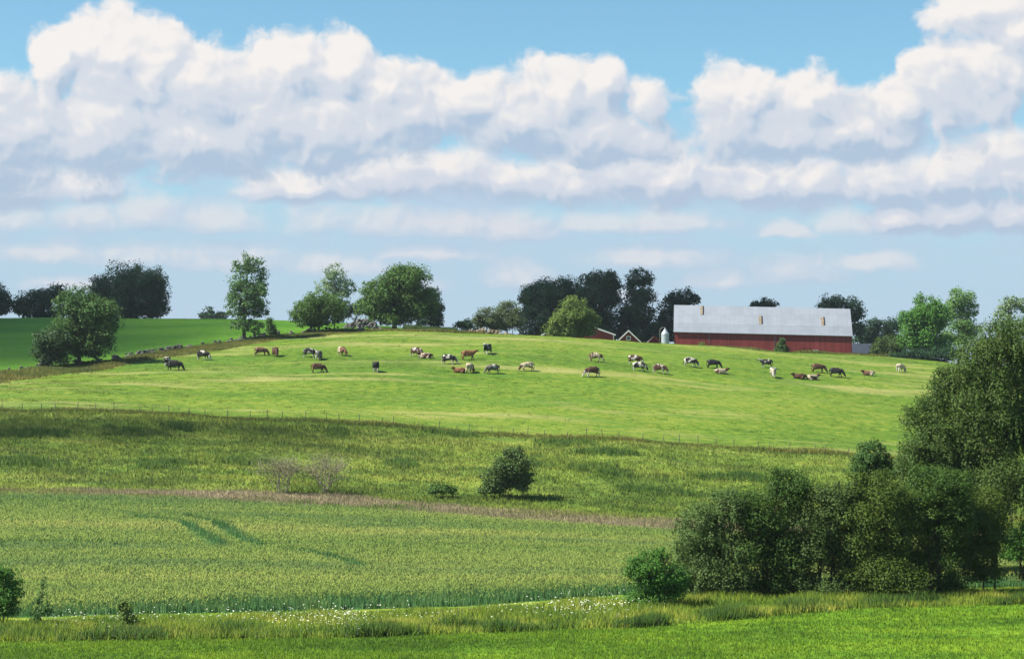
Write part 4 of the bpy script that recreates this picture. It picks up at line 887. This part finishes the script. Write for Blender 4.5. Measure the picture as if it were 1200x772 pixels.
tree('elder_bush', 'small green bush growing against the barn wall', [(916, 405, 6, 6), (914, 411, 8, 7), (919, 411, 7, 7), (917, 399, 3, 4)], 380.5, 916, leaf=(.22, .15), mat=L_mid, trunk=.05, cat='bush', limbs=5)
tree('sapling', 'tiny yellow green sapling at the left part of the barn wall', [(823, 402, 3, 3), (821, 405, 3, 3), (825, 406, 3, 3)], 378, 823, leaf=(.2, .13), mat=L_yellow, trunk=.03, cat='sapling', limbs=4, lai=3)
hk = thing('hay_rake', at(847, 380), 'dark rusty hay rake parked before the left part of the barn', 'farm machine')
hb = hk.location.z; m_ = MB(); W_ = 3.0; hz0 = ZC + (H0 - 406) * 380 / F - hb
m_.tube([(-W_ / 2, 0, hz0 - .2), (W_ / 2, 0, hz0 - .2)], .06, 6); m_.tube([(-W_ / 2, 0, hz0 - .3), (0.2, 0, hz0 + .8)], .05, 6); m_.tube([(W_ / 2, 0, hz0 - .2), (.2, 0, hz0 + .8)], .05, 6); m_.build('frame_or_shade_strip', M['rust'], hk)
m_ = MB()
for i in range(14):
    x = -W_ / 2 + W_ * i / 13; m_.tube([(x, .02, hz0 - .25), (x, .35, hz0 - .5), (x, .3, hz0 - 1.0)], .02, 4)
m_.build('tines', M['rust'], hk)
for sx_ in (-1, 1):
    m_ = MB(); pts_ = [(sx_ * (W_ / 2 + .12), .55 * math.cos(a), hz0 - .35 + .55 * math.sin(a)) for a in np.linspace(0, 2 * math.pi, 25)]; m_.tube(pts_, .04, 5, cap=False)
    for a in np.linspace(0, math.pi, 5)[:-1]: m_.tube([(sx_ * (W_ / 2 + .12), .55 * math.cos(a), hz0 - .35 + .55 * math.sin(a)), (sx_ * (W_ / 2 + .12), -.55 * math.cos(a), hz0 - .35 - .55 * math.sin(a))], .02, 4)
    m_.build('wheel', M['rust'], hk)

# ------------------------------------------------------------------ cows
def skin_mesh(name, verts, edges, root_i, sub=2):
    me = bpy.data.meshes.new(name); me.from_pydata([v[:3] for v in verts], edges, [])
    o = bpy.data.objects.new(name, me); COL.objects.link(o)
    sk = o.modifiers.new('skin', 'SKIN'); sk.use_smooth_shade = True
    if not me.skin_vertices: me.skin_vertices.new(name='')
    sv = me.skin_vertices[0].data
    for i, v in enumerate(verts):
        r_ = v[3]; sv[i].radius = r_ if isinstance(r_, tuple) else (r_, r_); sv[i].use_root = (i == root_i)
    ss = o.modifiers.new('sub', 'SUBSURF'); ss.levels = sub; ss.render_levels = sub
    bpy.context.view_layer.update()
    dg = bpy.context.evaluated_depsgraph_get(); out = bpy.data.meshes.new_from_object(o.evaluated_get(dg)); out.name = name
    bpy.data.objects.remove(o); out.polygons.foreach_set('use_smooth', [True] * len(out.polygons)); return out

def cow_mesh(pose, step=0.0):
    V, E = [], []
    def v(x, y, z, r): V.append((x, y, z, r)); return len(V) - 1
    def chain(a, pts):
        for p in pts:
            b = v(*p); E.append((a, b)); a = b
        return a
    dz_ = -.62 if pose == 'lying' else 0.0
    hip = v(-.62, 0, 1.07 + dz_, (.34, .34)); mid = v(-.05, 0, 1.00 + dz_, (.38, .44)); E.append((hip, mid))
    sho = v(.52, 0, 1.06 + dz_, (.31, .41)); E.append((mid, sho))
    rump = v(-.88, 0, 1.18 + dz_, (.24, .20)); E.append((hip, rump))
    tail_end = (-1.04, .05, .62 + dz_ * .5, .035)
    chain(rump, [(-1.02, 0, 1.22 + dz_, .055), tail_end, (-1.05, .06, max(.12, .42 + dz_ * .6), .05)])
    if pose == 'grazing': nk = [(.84, 0, 1.00, (.19, .27)), (1.08, .02, .70, (.15, .20)), (1.20, .03, .46, (.12, .14)), (1.32, .04, .24, (.09, .10)), (1.37, .04, .11, .08)]
    elif pose == 'standing': nk = [(.82, 0, 1.22, (.19, .27)), (1.02, 0, 1.38, (.155, .19)), (1.16, 0, 1.44, (.13, .14)), (1.36, 0, 1.32, (.095, .10)), (1.46, 0, 1.24, .08)]
    else: nk = [(.78, 0, .62, (.20, .27)), (.96, .05, .80, (.16, .20)), (1.10, .08, .88, (.13, .14)), (1.29, .10, .76, (.095, .10)), (1.38, .11, .69, .08)]
    chain(sho, nk); pi = len(V) - 3                              # poll of the head
    hx, hy, hz_ = V[pi][:3]
    for s in (-1, 1):
        chain(pi, [(hx - .03, hy + s * .16, hz_ + .05, .045), (hx - .06, hy + s * .28, hz_ + .03, .055)])
        if pose == 'lying':
            chain(sho, [(.66, s * .28, .26, .11), (.98, s * .26, .12, .075), (.70, s * .34, .07, .06)])
            chain(hip, [(-.45, s * .36, .30, .17), (-.10, s * .44, .13, .09), (-.50, s * .48, .08, .06)])
        else:
            st = step * s
            chain(sho, [(.56, s * .20, .72, .125), (.56 + st * .12, s * .20, .42, .07), (.55 + st * .22, s * .20, .12, .052), (.59 + st * .22, s * .20, .025, .062)])
            chain(hip, [(-.60, s * .22, .78, .17), (-.82 - st * .08, s * .21, .50, .075), (-.77 - st * .18, s * .21, .13, .054), (-.72 - st * .18, s * .21, .025, .062)])
    if pose != 'lying': chain(hip, [(-.38, 0, .68, .15), (-.38, 0, .55, .09)])
    return skin_mesh('cow_' + pose, V, E, 0 if False else mid)

def coat(name, kind, seed):
    m_, g = new_mat(name); tcn = g.node('ShaderNodeTexCoord'); P = tcn.outputs['Object']
    s = g.node('ShaderNodeSeparateXYZ'); g.nt.links.new(P, s.inputs[0]); x, y, z = s.outputs
    n = g.noise(g.vm('ADD', P, (seed * 3.7, seed * 1.9, seed * 5.3)), 1.5, 2, .5)
    BLK, WHT, BRN, RED, CRM, GRY = (.016, .015, .015), (.44, .41, .36), (.075, .034, .020), (.18, .078, .036), (.41, .33, .23), (.10, .09, .08)
    if kind == 'black': a, b, th = BLK, (.05, .045, .04), .72
    elif kind == 'black_white': a, b, th = BLK, WHT, .55
    elif kind == 'white_black': a, b, th = WHT, BLK, .49
    elif kind == 'brown': a, b, th = BRN, (.16, .085, .05), .6
    elif kind == 'red': a, b, th = RED, (.15, .065, .03), .6
    elif kind == 'brown_white': a, b, th = BRN, WHT, .55
    elif kind == 'white_brown': a, b, th = CRM, BRN, .52
    elif kind == 'cream': a, b, th = CRM, WHT, .5
    elif kind == 'cream_rump': a, b, th = None, None, None
    elif kind == 'grey': a, b, th = GRY, (.34, .32, .29), .60
    else: a, b, th = BRN, BLK, .5
    if kind == 'cream_rump':                 # pale behind, brown before
        f = g.smooth(g.m('MULTIPLY_ADD', g.m('SUBTRACT', n, .5), 1.0, x), -.15, .05); col = g.mix(f, c4(CRM), c4((.15, .07, .04)))
    elif kind == 'dark_whiteleg':
        col = g.mix(g.smooth(g.m('MULTIPLY_ADD', n, .3, z), .72, .80), c4(WHT), c4(BLK))
    else:
        col = g.mix(g.smooth(n, th - .02, th + .02), c4(a), c4(b))
        if kind in ('black_white', 'brown_white'): col = g.mix(g.smooth(z, .45, .52), c4(WHT), col)
    finish(g, principled(g, col, .75, .25, bump=g.noise(P, 30, 3, .5), bump_d=.01)); return m_

MESH = {}
def cow(px, py, pose, yaw, kind, label, scale=1.0, stand=False):
    rc = random.Random(int(px * 13 + py * 7)); key = (pose, rc.choice((-.6, .7)))
    if key not in MESH: MESH[key] = cow_mesh(pose, key[1])
    me = MESH[key]; g_ = find(px, py, 238, 352)
    o = link('cow', me); o.data = me.copy(); o.data.materials.clear(); o.data.materials.append(coat('coat_' + kind, kind, rc.uniform(1, 60)))
    o.location = g_; o.rotation_euler = (0, 0, R(yaw)); k_ = scale * rc.uniform(.94, 1.06); o.scale = (k_ * .96, k_ * 1.18, k_ * .98); o.location.z -= .07
    tag(o, label, 'cow', 'cows grazing on the hillside pasture'); return o
CW = 1.04
COWS = [
 (196, 430, 'grazing', 100, 'white_black', 'white and black cow at the far left of the herd, behind the black grazing cow'),
 (205, 434, 'grazing', -12, 'black', 'black cow grazing at the far left end of the herd'),
 (238, 422, 'grazing', -25, 'black_white', 'black and white cow grazing alone near the verge, next after the pair at far left'),
 (306, 417, 'grazing', -5, 'brown', 'dark brown cow grazing side on, left of the pair near the slender tree'),
 (323, 418, 'grazing', -75, 'brown', 'dark brown cow seen end on beside the side-on brown cow near the slender tree'),
 (363, 419, 'grazing', -15, 'black_white', 'black and white cow grazing behind the lone brown cow'),
 (374, 422, 'grazing', 80, 'grey', 'greyish cow seen end on, touching the black and white cow behind the lone brown cow'),
 (373, 437, 'grazing', -4, 'brown', 'large brown cow grazing side on, lowest on the slope at left'),
 (401, 417, 'grazing', -55, 'cream_rump', 'pale cow with a dark head, below the silvery tree'),
 (440.5, 436, 'grazing', 92, 'dark_whiteleg', 'dark cow with pale legs seen from behind, alone below the biggest round tree'),
 (488, 418, 'grazing', -35, 'brown_white', 'brown and white cow standing behind the small pale lying cow'),
 (499, 420, 'lying', 175, 'white_brown', 'small pale cow lying just below the brown and white cow'),
 (526, 427, 'grazing', -18, 'black_white', 'black and white cow grazing left of the big red brown cow'),
 (549, 422, 'standing', 0, 'red', 'big red brown cow standing with its head up behind the cream rumped cow'),
 (551, 437, 'grazing', 65, 'cream_rump', 'cream and brown cow seen from behind in front of the big red brown cow'),
 (539, 437, 'lying', 180, 'red', 'red brown cow lying beside the cream rumped cow'),
 (571, 415, 'standing', 250, 'black_white', 'black and white cow standing end on, highest on the slope in the middle'),
 (577.5, 438, 'grazing', 195, 'grey', 'dark speckled cow grazing towards the left, right of the cream rumped cow'),
 (618, 435, 'grazing', 190, 'white_brown', 'cream cow with a brown head grazing alone towards the left'),
 (698, 424, 'grazing', -12, 'white_brown', 'pale mottled cow grazing high on the slope below the small gable'),
 (694, 442, 'grazing', 195, 'brown_white', 'dark cow grazing towards the left, lowest on the slope in the middle'),
 (744, 427, 'grazing', -20, 'brown_white', 'brown and white cow standing behind the white cow with dark head'),
 (749, 435, 'grazing', -15, 'white_black', 'white cow with a dark head grazing in front of the brown and white cow'),
 (773, 438, 'grazing', -25, 'brown_white', 'brown and white cow grazing right of the pair below the silo'),
 (809, 430, 'grazing', -25, 'white_black', 'white and black cow grazing below the left part of the barn'),
 (836, 432, 'grazing', -10, 'black', 'black cow grazing below the barn beside a pale lying cow'),
 (845, 438, 'lying', 0, 'white_brown', 'pale brown patched cow lying in front of the black cow below the barn'),
 (898, 431, 'standing', 176, 'black_white', 'big black and white cow standing head up towards the left below the barn'),
 (906, 442, 'grazing', 262, 'cream', 'white cow facing downhill in front of the big black and white cow'),
 (937, 444, 'lying', 178, 'brown', 'dark brown cow lying at the lower right of the herd'),
 (952, 445, 'lying', 10, 'white_brown', 'pale patched cow lying behind the dark brown lying cow'),
 (959, 437, 'grazing', -12, 'brown', 'brown cow grazing below the right end of the barn'),
 (980, 442, 'grazing', -20, 'black', 'small black cow grazing right of the brown cow below the barn'),
 (1018, 440, 'lying', 180, 'cream_rump', 'red brown and cream cow lying alone towards the right edge of the pasture'),
 (1055.5, 436, 'grazing', 40, 'cream', 'cream white cow at the right end of the herd'),
]
for c_ in COWS: cow(*c_, scale=CW)

# ------------------------------------------------------------------ drifting clouds high overhead, outside the picture, that shade parts of the land
def cloud(px, py, Yt, rx, ry, dens, seed, dist=1700):
    t_ = up(px, py, Yt); c = t_ + SUN_DIR * dist
    bm = bmesh.new(); r = random.Random(seed)
    for i in range(9):
        m4 = bmesh.ops.create_icosphere(bm, subdivisions=3, radius=1.0)
        ox, oy = (0, 0) if i == 0 else (r.uniform(-.7, .7) * rx, r.uniform(-.7, .7) * ry); s = 1.0 if i == 0 else r.uniform(.3, .55)
        for v_ in m4['verts']: v_.co = Vector((v_.co.x * rx * s + ox, v_.co.y * ry * s + oy, v_.co.z * min(rx, ry) * .30 * s + r.uniform(-.4, .4)))
    me = bpy.data.meshes.new('cloud'); bm.to_mesh(me); bm.free(); me.polygons.foreach_set('use_smooth', [True] * len(me.polygons))
    m_, g = new_mat('cloud_vapour'); tr = g.node('ShaderNodeBsdfTransparent'); df = g.node('ShaderNodeBsdfDiffuse'); df.inputs[0].default_value = (.9, .9, .9, 1)
    n = g.noise(world_pos(g), .03, 5, .6); mx = g.node('ShaderNodeMixShader'); g.put(mx.inputs[0], g.smooth(n, .3, .7, dens * .6, dens))
    g.nt.links.new(tr.outputs[0], mx.inputs[1]); g.nt.links.new(df.outputs[0], mx.inputs[2]); finish(g, mx.outputs[0])
    me.materials.append(m_); o = link('cloud', me, None, c); tag(o, kind='stuff')
cloud(0, 385, 372, 50, 90, .48, 1)          # far left trees and the near corner of the upper field
cloud(60, 505, 222, 34, 12, .27, 3)           # left part of the meadow
cloud(720, 345, 432, 48, 26, .70, 2)          # grove behind the farm
# ------------------------------------------------------------------ thin summer haze
hm_, g = new_mat('haze'); pv = g.node('ShaderNodeVolumePrincipled'); pv.inputs['Color'].default_value = (.86, .92, 1.0, 1); pv.inputs['Density'].default_value = 0.00008; pv.inputs['Anisotropy'].default_value = 0.3
ho = g.node('ShaderNodeOutputMaterial'); g.nt.links.new(pv.outputs[0], ho.inputs['Volume'])
hb_ = MB(); hb_.box((-3100, -450, -5), (3100, 3400, 56)); tag(hb_.build('haze', hm_), kind='stuff')
